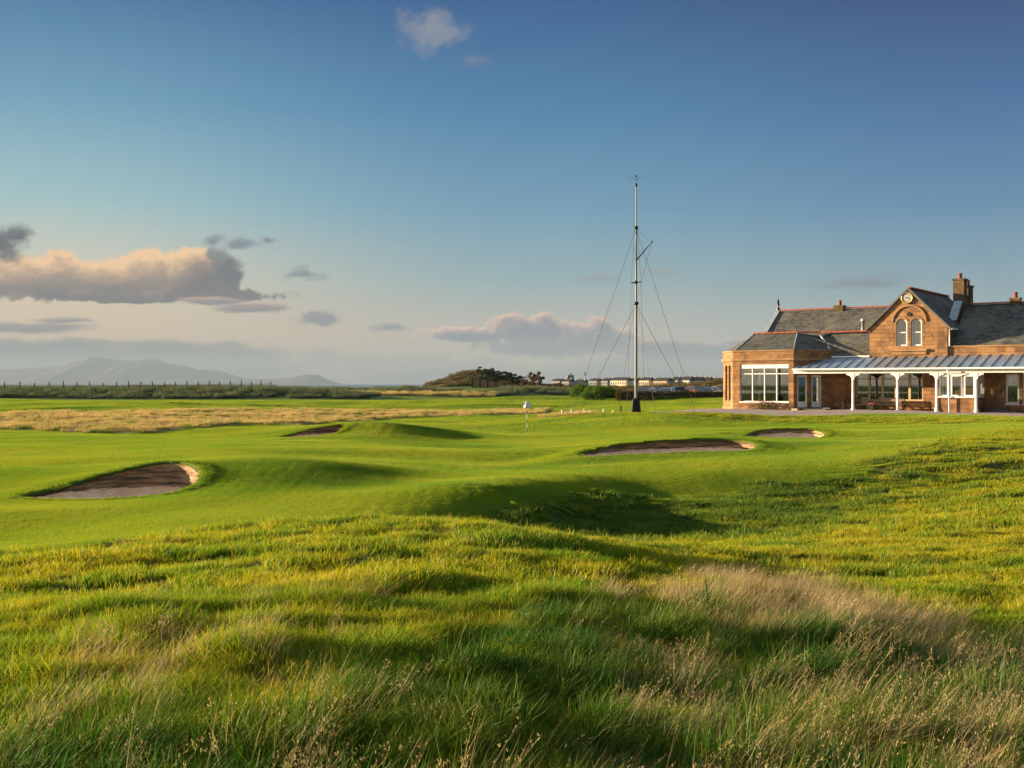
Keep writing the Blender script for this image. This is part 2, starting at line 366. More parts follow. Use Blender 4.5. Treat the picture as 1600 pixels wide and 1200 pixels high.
def base_height(X, Y):
    X = np.asarray(X, float); Y = np.asarray(Y, float)
    px = 800 + F * X / np.maximum(Y, 2.0)
    zn = rbf(X, np.clip(Y, 2.5, 175.0))
    # beyond the surveyed course: links land, dunes, then the shore on the left
    far = 0.55 + 0.95 * sstep(150, 300, Y) + 0.55 * fbm(X / 38.0, Y / 30.0, 3, 31)
    far += 1.05 * np.exp(-((Y - 184 + 0.02 * X) / 8.0) ** 2) * sstep(-20, -34, X) * (1 + 0.16 * fbm(X / 6.0, Y / 6.0, 3, 5)) + 0.6 * np.exp(-((Y - 250) / 9.0) ** 2) * sstep(-5, -30, X)
    far += 0.35 * np.exp(-((Y - 206 - 0.03 * X) / 4.0) ** 2) * sstep(-50, -40, X) * sstep(-2, -8, X)
    far += 0.9 * gauss(X, Y, -20, 222, 8, 7) + 0.8 * gauss(X, Y, -1, 212, 6, 9) + 0.8 * gauss(X, Y, 6, 214, 7, 8)
    far += 3.6 * gauss(X, Y, -9.5, 302, 9, 22) + 1.1 * gauss(X, Y, 2, 304, 12, 22) + 1.0 * gauss(X, Y, -18, 300, 9, 16) + 0.5 * gauss(X, Y, -9, 302, 5, 8)
    far += 0.9 * gauss(X, Y, 36, 262, 20, 12) * (1 + 0.5 * fbm(X / 9.0, Y / 9.0, 3, 8)) + 1.7 * gauss(X, Y, 46, 250, 6, 12) * (1 + 0.3 * fbm(X / 7.0, Y / 7.0, 3, 9))
    w = sstep(148, 176, Y)
    z = zn * (1 - w) + far * w
    sea = sstep(262, 300, Y) * sstep(-0.072, -0.085, X / np.maximum(Y, 1)) + sstep(2400, 3000, Y)
    z = z * (1 - np.clip(sea, 0, 1)) - 7.0 * np.clip(sea, 0, 1)
    # small scale relief
    rg = sstep(1.5, -1.5, Y - rough_edge(px)) * sstep(-3, 2, Y)
    z += rg * (0.12 * fbm(X / 1.5 + 0.25 * Y, Y / 0.8, 3, 2) + 0.075 * fbm(X / 0.55, Y / 0.42, 3, 4) + 0.10 * fbm(X / 4.5, Y / 2.0, 2, 6))
    mid = (1 - rg) * (1 - sstep(150, 175, Y))
    z += mid * (0.13 * fbm(X / 9, Y / 7, 2, 12) + 0.22 * fbm(X / 24, Y / 10, 3, 14) * sstep(50, 100, Y)) 
    z += mid * 0.55 * sstep(100, 118, Y) * sstep(176, 160, Y) * fbm(X / 30.0, Y / 11.0, 2, 77) * sstep(40, 20, X)
    st = straw_mask(X, Y)
    z += st * (0.10 + 0.16 * fbm(X / 5, Y / 3, 3, 21))
    return z


def straw_mask(X, Y):
    px = 800 + F * X / np.maximum(Y, 2.0)
    near = np.interp(px, [-500, 0, 200, 320, 400, 470, 560, 640, 850, 880], [69, 70, 66, 71, 73, 71, 84, 88, 96, 112])
    far = np.interp(px, [-500, 0, 200, 400, 700, 850, 880], [98, 97, 104, 106, 104, 106, 106.5])
    n = 5.0 * fbm(X / 7.0, Y / 7.0, 3, 41)
    m = sstep(-1.2, 1.2, Y - near + n * 0.5) * sstep(1.5, -1.5, Y - far + n * 1.4)
    right = sstep(0, 1.5, Y - 79) * sstep(90, 87, Y) * sstep(6.3, 5.6, X + n * 0.1) * sstep(1.9, 2.8, X) * 0.9
    return np.maximum(m, right)


def ground_z(X, Y):
    X = np.atleast_1d(np.asarray(X, float)); Y = np.atleast_1d(np.asarray(Y, float))
    z = base_height(X, Y)
    for c in CURVES.values():
        lo, hi = c[:, :2].min(0) - 5, c[:, :2].max(0) + 5
        m = (X > lo[0]) & (X < hi[0]) & (Y > lo[1]) & (Y < hi[1])
        if m.any():
            d, zr = rim_dist(c, X[m], Y[m])
            w = np.exp(-(np.maximum(d, 0) / 1.5) ** 2)
            z[m] = z[m] * (1 - w) + zr * w
    return z


def in_bunker(X, Y, margin=0.0):
    X = np.asarray(X, float); Y = np.asarray(Y, float); r = np.zeros(X.shape, bool)
    for c in CURVES.values():
        lo, hi = c[:, :2].min(0) - 2, c[:, :2].max(0) + 2
        m = (X > lo[0]) & (X < hi[0]) & (Y > lo[1]) & (Y < hi[1])
        if m.any():
            d, _ = rim_dist(c, X[m], Y[m]); r[m] |= d < margin
    return r

# ------------------------------------------------------------------ material helpers
def new_mat(name):
    m = bpy.data.materials.new(name); m.use_nodes = True
    nt = m.node_tree; b = nt.nodes['Principled BSDF']
    return m, nt, b


def setin(nt, b, key, v):
    if isinstance(v, E): nt.links.new(v.s, b.inputs[key])
    elif hasattr(v, 'links') or hasattr(v, 'is_linked'): nt.links.new(v, b.inputs[key])
    elif isinstance(v, tuple): b.inputs[key].default_value = (v[0], v[1], v[2], 1)
    else: b.inputs[key].default_value = v


def bump(nt, b, height, strength=0.3, distance=0.02):
    n = nt.nodes.new('ShaderNodeBump'); n.inputs['Strength'].default_value = strength; n.inputs['Distance'].default_value = distance
    nt.links.new(height.s if isinstance(height, E) else height, n.inputs['Height']); nt.links.new(n.outputs[0], b.inputs['Normal'])


def plain(name, c, rough=0.6, metal=0.0, var=0.12, scale=3.0, spec=0.4, bumps=0.0):
    """painted or natural surface with a little uneven tone"""
    m, nt, b = new_mat(name)
    t = nt.nodes.new('ShaderNodeTexCoord')
    n = noise(nt, t.outputs['Object'], scale, 4, 0.6)
    lo = tuple(max(0, v * (1 - var)) for v in c); hi = tuple(min(1, v * (1 + var)) for v in c)
    setin(nt, b, 'Base Color', mixc(nt, n.smooth(0.3, 0.7), lo, hi))
    setin(nt, b, 'Roughness', rough); setin(nt, b, 'Metallic', metal); setin(nt, b, 'Specular IOR Level', spec)
    if bumps: bump(nt, b, n, bumps, 0.01)
    return m


def attr(nt, name, typ='GEOMETRY'):
    n = nt.nodes.new('ShaderNodeAttribute'); n.attribute_name = name; n.attribute_type = typ
    return n

# ground: mown turf, rough, straw, gravel, chosen by the surveyed attributes
def ground_material():
    m, nt, b = new_mat('links turf')
    geo = nt.nodes.new('ShaderNodeNewGeometry'); pos = geo.outputs['Position']
    A = lambda k: E(nt, attr(nt, k).outputs['Fac'])
    big = noise(nt, pos, 0.06, 3, 0.5); mid = noise(nt, pos, 0.45, 4, 0.55); fine = noise(nt, pos, 7.0, 5, 0.65)
    fib = noise(nt, mapping(nt, pos, (1.0, 0.55, 1.0)), 45.0, 3, 0.7)
    strk = noise(nt, mapping(nt, pos, (0.15, 1.0, 1.0), rot=(0, 0, 0.25)), 0.9, 3, 0.5)
    g1 = mixc(nt, mid.smooth(0.3, 0.7), (0.07, 0.14, 0.008), (0.15, 0.22, 0.010))
    g1 = mixc(nt, (strk.smooth(0.4, 0.68) * 0.55), g1, (0.175, 0.20, 0.022))
    g1 = mixc(nt, big.smooth(0.35, 0.65) * 0.45, g1, (0.070, 0.135, 0.014))
    g1 = mixc(nt, fib.smooth(0.35, 0.72) * 0.4, g1, (0.030, 0.070, 0.008))
    g1 = mixc(nt, fine.smooth(0.55, 0.85) * 0.3, g1, (0.20, 0.20, 0.04))
    r1 = mixc(nt, mid.smooth(0.3, 0.7), (0.035, 0.065, 0.010), (0.095, 0.100, 0.018))
    r1 = mixc(nt, fine.smooth(0.4, 0.7) * 0.6, r1, (0.11, 0.09, 0.03))
    s1 = mixc(nt, fine.smooth(0.3, 0.7), (0.30, 0.20, 0.09), (0.44, 0.30, 0.15))
    s1 = mixc(nt, mid.smooth(0.45, 0.62) * 0.7, s1, (0.14, 0.14, 0.035))
    gr = noise(nt, pos, 30.0, 3, 0.8)
    v1 = mixc(nt, gr.smooth(0.3, 0.7), (0.26, 0.19, 0.17), (0.50, 0.40, 0.37))
    d1 = mixc(nt, mid.smooth(0.3, 0.7), (0.035, 0.055, 0.022), (0.085, 0.085, 0.030))
    d1 = mixc(nt, fine.smooth(0.45, 0.8) * 0.5, d1, (0.16, 0.12, 0.05))
    c = mixc(nt, A('rough'), g1, r1); c = mixc(nt, A('straw'), c, s1); c = mixc(nt, A('dune'), c, d1)
    c = mixc(nt, A('brown'), c, mixc(nt, fine.smooth(0.3, 0.7), (0.10, 0.05, 0.02), (0.20, 0.11, 0.045)))
    c = mixc(nt, A('gravel'), c, v1)
    setin(nt, b, 'Base Color', c); setin(nt, b, 'Roughness', 0.85); setin(nt, b, 'Specular IOR Level', 0.15)
    h = fib * 0.6 + fine * 0.8
    bump(nt, b, h, 1.0, 0.14)
    return m
M_GROUND = ground_material()


def add_obj(name, me, parent=None, kind=None):
    o = bpy.data.objects.new(name, me); col.objects.link(o)
    if parent is not None: o.parent = parent
    if kind: o['kind'] = kind
    return o


def np_mesh(name, V, Fq, mats=(), smooth=False, attrs=None):
    """mesh from numpy quads (or triangles)"""
    me = bpy.data.meshes.new(name)
    V = np.asarray(V, np.float32); Fq = np.asarray(Fq, np.int32); k = Fq.shape[1]
    me.vertices.add(len(V)); me.vertices.foreach_set('co', V.ravel())
    me.loops.add(Fq.size); me.loops.foreach_set('vertex_index', Fq.ravel())
    me.polygons.add(len(Fq)); me.polygons.foreach_set('loop_start', np.arange(0, Fq.size, k, dtype=np.int32))
    me.polygons.foreach_set('loop_total', np.full(len(Fq), k, np.int32))
    me.update(calc_edges=True)
    if smooth: me.polygons.foreach_set('use_smooth', np.ones(len(Fq), bool))
    for m in mats: me.materials.append(m)
    for nme, a in (attrs or {}).items():
        at = me.attributes.new(nme, 'FLOAT', 'POINT'); at.data.foreach_set('value', np.asarray(a, np.float32).ravel())
    me.validate(); return me


def zone_attrs(X, Y):
    px = 800 + F * X / np.maximum(Y, 2.0)
    n = fbm(X / 2.2, Y / 2.2, 3, 61); n2 = fbm(X / 7.0, Y / 7.0, 3, 62)
    rough = sstep(1.6, -1.6, (Y - rough_edge(px)) + n * 2.0) * sstep(-12, -2, Y + 10)
    # bank below the terrace, strips by the far dunes
    n_w = np.array([.5843, .8115]); pl = X * n_w[0] + Y * n_w[1]
    bank = sstep(65.0, 66.0, pl + n * 0.5) * sstep(69.6, 69.0, pl) * sstep(1.0, 6.0, X)
    gravel = sstep(-0.15, 0.15, np.minimum(Y - np.interp(px, [960, 1000, 1040, 1130, 1300, 1400, 1500, 1600, 1900], [99, 77.6, 75.6, 73.4, 71.7, 72.8, 70.8, 66.6, 62]), np.interp(px, [990, 1010, 1130, 1400, 1900], [77, 79, 92, 96, 96]) - Y)) * sstep(990, 1000, px) * sstep(2300, 2200, px)
    rough = np.maximum(rough, bank * 0.75 * (1 - gravel))
    straw = straw_mask(X, Y)
    dune = sstep(172, 177, Y) * sstep(-18, -28, X) * sstep(200, 194, Y)
    dune = np.maximum(dune, sstep(240, 244, Y) * sstep(-5, -20, X))
    for (cx, cy, sx, sy) in ((-20, 222, 9, 8), (-3, 212, 8, 10), (6, 214, 9, 9)):
        dune = np.maximum(dune, sstep(0.3, 0.5, gauss(X, Y, cx, cy, sx, sy)))
    brown = sstep(0.25, 0.5, gauss(X, Y, -10, 302, 22, 26)) + sstep(0.25, 0.5, gauss(X, Y, 8, 302, 16, 22)) + sstep(0.2, 0.45, gauss(X, Y, 44, 258, 34, 18))
    straw = np.maximum(straw, sstep(0.3, 0.8, np.exp(-((Y - 206 - 0.03 * X) / 5.0) ** 2) * sstep(-50, -40, X) * sstep(-2, -8, X)))
    return dict(rough=rough, straw=straw, dune=np.clip(dune, 0, 1), brown=np.clip(brown, 0, 1), gravel=gravel * (1 - straw))


def build_ground():
    rows = np.r_[-500.0, -200.0, -80.0, -30.0, -14.0, -6.0, -1.0, np.exp(np.linspace(math.log(2.0), math.log(110.0), 780)) , np.linspace(111, 330, 200), np.geomspace(336, 3400, 60)]
    t = np.linspace(-1, 1, 860); t = 0.56 * t + 0.5 * t ** 5; t = np.r_[-9, -5, -3, -2, -1.5, -1.25, t, 1.25, 1.5, 2, 3, 5, 9]
    Yg = np.repeat(rows[:, None], len(t), 1); Xg = t[None] * (np.abs(Yg) + 4.0)
    z = ground_z(Xg.ravel(), Yg.ravel())
    V = np.stack([Xg.ravel(), Yg.ravel(), z], -1)
    nr, nc = Yg.shape; i = np.arange(nr * nc).reshape(nr, nc)
    Fq = np.stack([i[:-1, :-1], i[:-1, 1:], i[1:, 1:], i[1:, :-1]], -1).reshape(-1, 4)
    cen = V[Fq].mean(1)
    Fq = Fq[~in_bunker(cen[:, 0], cen[:, 1], 0.16)]
    me = np_mesh('ground', V, Fq, [M_GROUND], True, zone_attrs(Xg.ravel(), Yg.ravel()))
    return add_obj('ground', me, kind='structure')
build_ground()

# ------------------------------------------------------------------ bunkers: turf collar, revetted wall, sand
def wall_mat():
    m, nt, b = new_mat('stacked sod wall')
    g = nt.nodes.new('ShaderNodeNewGeometry'); pos = g.outputs['Position']
    lay = noise(nt, mapping(nt, pos, (0.35, 0.35, 7.5)), 2.2, 5, 0.7); f = noise(nt, mapping(nt, pos, (1, 1, 2.5)), 11.0, 4, 0.7)
    c = mixc(nt, lay.smooth(0.42, 0.58), (0.060, 0.034, 0.019), (0.36, 0.215, 0.11))
    c = mixc(nt, f.smooth(0.45, 0.75) * 0.6, c, (0.26, 0.19, 0.11))
    c = mixc(nt, noise(nt, pos, 1.1, 3).smooth(0.52, 0.75) * 0.45, c, (0.06, 0.07, 0.02))
    setin(nt, b, 'Base Color', c); setin(nt, b, 'Roughness', 0.95); bump(nt, b, f, 0.8, 0.03); return m


def sand_mat():
    m, nt, b = new_mat('bunker sand')
    g = nt.nodes.new('ShaderNodeNewGeometry'); n = noise(nt, g.outputs['Position'], 3.0, 5, 0.6); r = noise(nt, mapping(nt, g.outputs['Position'], (1, 3, 1)), 14.0, 3)
    setin(nt, b, 'Base Color', mixc(nt, n.smooth(0.3, 0.7), (0.66, 0.37, 0.20), (0.86, 0.54, 0.32))); setin(nt, b, 'Roughness', 0.95); bump(nt, b, r + n, 0.4, 0.03); return m
M_SOD, M_SAND = wall_mat(), sand_mat()
SANDS = {'left': (0.04, 0.055, 27.5), 'middle': (0.20, 0.07, 41.0), 'right': (0.24, 0.08, 52.5), 'back': (0.12, 0.05, 58.5)}
BLABEL = {'left': 'nearest sand bunker with layered sod face below a round green mound, left foreground', 'middle': 'widest sand bunker with long sod face right of the flagstick', 'right': 'small sand bunker just below the clubhouse bank', 'back': 'distant dark bunker cut in a green hump in front of the straw grass'}


def ring_faces(nring, n):
    i = np.arange(n); j = (i + 1) % n; fs = []
    for k in range(nring - 1): fs.append(np.stack([k * n + i, k * n + j, (k + 1) * n + j, (k + 1) * n + i], -1))
    return np.concatenate(fs)


def outward(c):
    tan = np.roll(c[:, :2], -1, 0) - np.roll(c[:, :2], 1, 0); tan /= np.linalg.norm(tan, axis=1)[:, None]
    nrm = np.stack([tan[:, 1], -tan[:, 0]], -1)
    for _ in range(6): nrm = (np.roll(nrm, 1, 0) + nrm * 2 + np.roll(nrm, -1, 0)) / 4
    return nrm / np.linalg.norm(nrm, axis=1)[:, None]

for key, c in CURVES.items():
    root = bpy.data.objects.new('sand_bunker', None); cx, cy = c[:, 0].mean(), c[:, 1].mean(); s0, s1, ym = SANDS[key]
    root.location = (cx, cy, s0); col.objects.link(root)
    root['label'] = BLABEL[key]; root['category'] = 'bunker'; root['group'] = 'sand bunkers round the green'
    n = len(c); nr = outward(c); rings = []
    O = np.array([cx, cy, s0])
    for d, lift in ((0.75, -0.05), (0.5, 0.002), (0.25, 0.012), (0.0, 0.012), (-0.03, -0.02), (-0.035, -0.055), (-0.01, -0.075)):
        p = c[:, :2] + nr * d
        z = (ground_z(p[:, 0], p[:, 1]) if d > 0 else c[:, 2]) + lift
        if d <= 0: p = p + nr * (rng.normal(0, 0.008, n)[:, None])
        rings.append(np.c_[p, z])
    V = np.concatenate(rings); za = zone_attrs(V[:, 0], V[:, 1])
    add_obj('turf_lip', np_mesh('turf_lip', V - O, ring_faces(len(rings), n)[:, ::-1], [M_GROUND], True, za), root)
    rings = []; K = 11
    sand = lambda q: s0 + s1 * (q[:, 1] - ym)
    for k in range(K + 1):
        for e in (0, 1):
            s = (k + (0.0 if e == 0 else 0.78)) / K
            if k == K and e: break
            ins = 0.02 + 0.13 * s + (0.030 if e == 0 else -0.010) + 0.060 * fbm(np.arange(n) / 3.0, np.full(n, k * 3.1 + e), 3, 77)
            p = c[:, :2] - nr * ins[:, None]
            zb = np.minimum(sand(p) - 0.12, c[:, 2] - 0.1); zt = c[:, 2] - 0.06
            z = zt + (zb - zt) * s + 0.010 * fbm(np.arange(n) / 3.0, np.full(n, k * 1.7), 2, 78)
            rings.append(np.c_[p, z])
    V = np.concatenate(rings)
    add_obj('sod_wall', np_mesh('sod_wall', V - O, ring_faces(len(rings), n)[:, ::-1], [M_SOD], False), root)
    rings = []
    for r in (1.0, 0.93, 0.8, 0.6, 0.4, 0.2, 0.02):
        p = np.array([cx, cy]) + (c[:, :2] - nr * 0.03 - np.array([cx, cy])) * r
        z = s0 + s1 * (p[:, 1] - ym) + 0.30 * (r ** 5) + 0.02 * fbm(p[:, 0] * 1.5, p[:, 1] * 1.5, 3, 79)
        z = np.minimum(z, np.interp(1 - r, [0, 1], [0, 9]) + c[:, 2] - 0.09)
        rings.append(np.c_[p, z])
    V = np.concatenate(rings)
    add_obj('sand', np_mesh('sand', V - O, ring_faces(len(rings), n)[:, ::-1], [M_SAND], True), root)

# ------------------------------------------------------------------ sea
def sea():
    m, nt, b = new_mat('sea water')
    g = nt.nodes.new('ShaderNodeNewGeometry'); w = noise(nt, mapping(nt, g.outputs['Position'], (0.3, 1.0, 1.0)), 0.12, 4, 0.6)
    setin(nt, b, 'Base Color', (0.02, 0.05, 0.08)); setin(nt, b, 'Roughness', 0.25); bump(nt, b, w, 0.6, 1.5)
    V = [(-24000, 250, -3.5), (24000, 250, -3.5), (24000, 30000, -3.5), (-24000, 30000, -3.5)]
    add_obj('sea', np_mesh('sea', V, [(0, 1, 2, 3)], [m]), kind='structure')
sea()

# distant island mountains across the water
def mountains(name, prof, D, depth, c):
    xs = np.linspace(prof[0][0], prof[-1][0], 300); h = np.interp(xs, [p[0] for p in prof], [p[1] for p in prof])
    h = np.maximum(0, (600 - h) / F * D + 2 + 3.0 * fbm(xs / 14.0, xs * 0, 4, 3) * 2.4)
    X = (xs - 800) / F * D; ds = np.linspace(-1, 1, 25); V = []
    for d in ds:
        k = (1 - abs(d)) ** 0.9
        V.append(np.stack([X, np.full_like(X, D + d * depth), -6 + (h + 4) * k * (1 + (0.16 * fbm(xs / 12.0, np.full_like(xs, d * 5), 4, 5) if abs(d) > .01 else 0))], -1))
    V = np.concatenate(V); n = len(xs); i = np.arange(len(ds) * n).reshape(len(ds), n)
    Fq = np.stack([i[:-1, :-1], i[:-1, 1:], i[1:, 1:], i[1:, :-1]], -1).reshape(-1, 4)
    add_obj(name, np_mesh(name, V, Fq, [c], True), kind='structure')
M_HILL = plain('far moorland', (0.055, 0.05, 0.065), 0.9, scale=0.001)
mountains('hills', [(-500, 585), (-300, 575), (-100, 580), (0, 577), (60, 574), (110, 571), (130, 562), (152, 557), (172, 561), (200, 563), (240, 560), (262, 567), (290, 572), (310, 577), (345, 580), (372, 589), (400, 595), (450, 600)], 21000, 2600, M_HILL)
mountains('hills', [(330, 600), (370, 592), (420, 592), (447, 590), (478, 585), (497, 585), (508, 591), (522, 597), (534, 600)], 17500, 1200, M_HILL)

# the air between: an even pale haze round the whole scene, the sky outside it
def haze():
    x0, x1, y0, y1, z0, z1 = -24500, 24500, -60, 30500, -9, 560
    V = [(x, y, z) for z in (z0, z1) for y in (y0, y1) for x in (x0, x1)]
    Fq = [(0, 2, 3, 1), (4, 5, 7, 6), (0, 1, 5, 4), (2, 6, 7, 3), (0, 4, 6, 2), (1, 3, 7, 5)]
    m = bpy.data.materials.new('haze'); m.use_nodes = True; nt = m.node_tree; nt.nodes.clear()
    o = nt.nodes.new('ShaderNodeOutputMaterial'); v = nt.nodes.new('ShaderNodeVolumePrincipled')
    v.inputs['Color'].default_value = (0.29, 0.38, 0.49, 1); v.inputs['Density'].default_value = HAZE_DENSITY
    v.inputs['Anisotropy'].default_value = 0.0
    nt.links.new(v.outputs[0], o.inputs['Volume'])
    h = add_obj('haze', np_mesh('haze', V, Fq, [m]), kind='stuff'); h['label'] = 'pale even sea haze filling the air'; h['category'] = 'haze'
HAZE_DENSITY = 0.000065
haze()

# ------------------------------------------------------------------ grass
def grass_mat(name, root, tip, alt, dry, tw=0.35, scale=0.35, band=None):
    """blade colour from root to tip, drifting in patches over the ground; blades let light through"""
    m = bpy.data.materials.new(name); m.use_nodes = True; nt = m.node_tree; nt.nodes.clear()
    o = nt.nodes.new('ShaderNodeOutputMaterial')
    g = nt.nodes.new('ShaderNodeNewGeometry'); pos = g.outputs['Position']
    t = E(nt, attr(nt, 't').outputs['Fac']); r = E(nt, attr(nt, 'rnd').outputs['Fac'])
    patch = noise(nt, pos, scale, 4, 0.6); p2 = noise(nt, pos, scale * 6.5, 3, 0.6)
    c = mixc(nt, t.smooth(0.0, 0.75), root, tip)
    c = mixc(nt, (patch + (r - 0.5) * 0.25).smooth(0.40, 0.60) * (t * 0.6 + 0.4), c, alt)
    c = mixc(nt, (p2 + (r - 0.5) * 0.6).smooth(0.62, 0.86) * (t * 0.7 + 0.3), c, dry)
    if band:            # slow drifts of thinner, greener or drier sward, as mown ground wears
        b1 = noise(nt, mapping(nt, pos, (0.35, 1.0, 1.0), rot=(0, 0, 0.2)), 0.22, 4, 0.6); b2 = noise(nt, pos, 0.09, 3, 0.5, 0.6)
        c = mixc(nt, b1.smooth(0.50, 0.68) * 0.65, c, band[0]); c = mixc(nt, b2.smooth(0.50, 0.64) * 0.45, c, band[1])
        c = mixc(nt, noise(nt, pos, 1.7, 4, 0.7).smooth(0.60, 0.74) * 0.35, c, band[2])
    d = nt.nodes.new('ShaderNodeBsdfDiffuse'); tr = nt.nodes.new('ShaderNodeBsdfTranslucent'); mx = nt.nodes.new('ShaderNodeMixShader')
    nt.links.new(c, d.inputs[0]); nt.links.new(c, tr.inputs[0]); mx.inputs[0].default_value = tw
    gl = nt.nodes.new('ShaderNodeBsdfGlossy'); gl.inputs['Roughness'].default_value = 0.45; gl.inputs[0].default_value = (1, 1, 1, 1)
    m2 = nt.nodes.new('ShaderNodeMixShader'); m2.inputs[0].default_value = 0.010
    nt.links.new(d.outputs[0], mx.inputs[1]); nt.links.new(tr.outputs[0], mx.inputs[2])
    nt.links.new(mx.outputs[0], m2.inputs[1]); nt.links.new(gl.outputs[0], m2.inputs[2]); nt.links.new(m2.outputs[0], o.inputs[0])
    return m


def blades(name, mat, n, rad, h, w, lean=(0.15, 0.5), wind=0.0, seg=3, hvar=0.35, square=False, seeds=0.0, bend=1.6, seed=0):
    """a tuft: n curved tapering blades in one mesh; 'seeds' adds loose seed heads to that share of the stems"""
    rg = np.random.default_rng(seed + 100)
    if square: bx, by = rg.uniform(-rad, rad, n), rg.uniform(-rad, rad, n)
    else:
        a = rg.uniform(0, 2 * np.pi, n); q = np.sqrt(rg.uniform(0, 1, n)) * rad; bx, by = np.cos(a) * q, np.sin(a) * q
    hh = h * (1 + rg.uniform(-hvar, hvar, n)); ww = w * rg.uniform(0.7, 1.3, n)
    la = rg.uniform(0, 2 * np.pi, n); ll = rg.uniform(lean[0], lean[1], n)
    Lx, Ly = np.cos(la) * ll + wind, np.sin(la) * ll * (0.8 if wind else 1)
    face = rg.uniform(0, np.pi, n); rn = rg.uniform(0, 1, n)
    ts = np.linspace(0, 1, seg + 1); VV = []; TT = []; RR = []
    for k, t in enumerate(ts):
        hor = t ** bend
        cx = bx + Lx * hh * hor; cy = by + Ly * hh * hor
        cz = hh * (t - 0.28 * hor * np.minimum(1.2, np.hypot(Lx, Ly))) - (0.02 if k == 0 else 0)
        wd = ww * (1 - 0.85 * t ** 1.5) * 0.5
        for s in (-1, 1):
            VV.append(np.stack([cx + s * np.cos(face) * wd, cy + s * np.sin(face) * wd, cz], -1)); TT.append(np.full(n, t)); RR.append(rn)
    V = np.stack(VV, 1).reshape(-1, 3); T = np.stack(TT, 1).ravel(); Rn = np.stack(RR, 1).ravel()
    st = 2 * (seg + 1); base = np.arange(n)[:, None] * st
    Fq = np.concatenate([np.stack([base[:, 0] + 2 * k, base[:, 0] + 2 * k + 1, base[:, 0] + 2 * k + 3, base[:, 0] + 2 * k + 2], -1) for k in range(seg)])
    if seeds:
        idx = np.nonzero(rg.random(n) < seeds)[0]; ev = []; ef = []; et = []; er = []; off = len(V)
        for i in idx:
            for j in range(11):
                t = rg.uniform(0.72, 1.0); hor = t ** bend; sp = 0.045 * hh[i] * (1.15 - t) * 3.0
                c = np.array([bx[i] + Lx[i] * hh[i] * hor + rg.normal(0, sp * .5), by[i] + Ly[i] * hh[i] * hor + rg.normal(0, sp * .5), hh[i] * (t - 0.28 * hor * min(1.2, math.hypot(Lx[i], Ly[i]))) + rg.normal(0, sp * .3)])
                a = rg.normal(0, 1, 3); a /= np.linalg.norm(a); a[2] = abs(a[2]) + .6; s_ = w * 0.8 + 0.0008
                b_ = np.cross(a, rg.normal(0, 1, 3)); b_ /= np.linalg.norm(b_)
                ev += [c - b_ * s_ * .5, c + b_ * s_ * .5, c + b_ * s_ * .3 + a * s_ * 2.4, c - b_ * s_ * .3 + a * s_ * 2.4]
                q0 = off + len(ev) - 4; ef.append((q0, q0 + 1, q0 + 2, q0 + 3)); et += [1.0] * 4; er += [rn[i]] * 4
        if ev:
            V = np.concatenate([V, np.array(ev)]); Fq = np.concatenate([Fq, np.array(ef)]); T = np.r_[T, et]; Rn = np.r_[Rn, er]
    return np_mesh(name, V, Fq, [mat], False, dict(t=T, rnd=Rn))


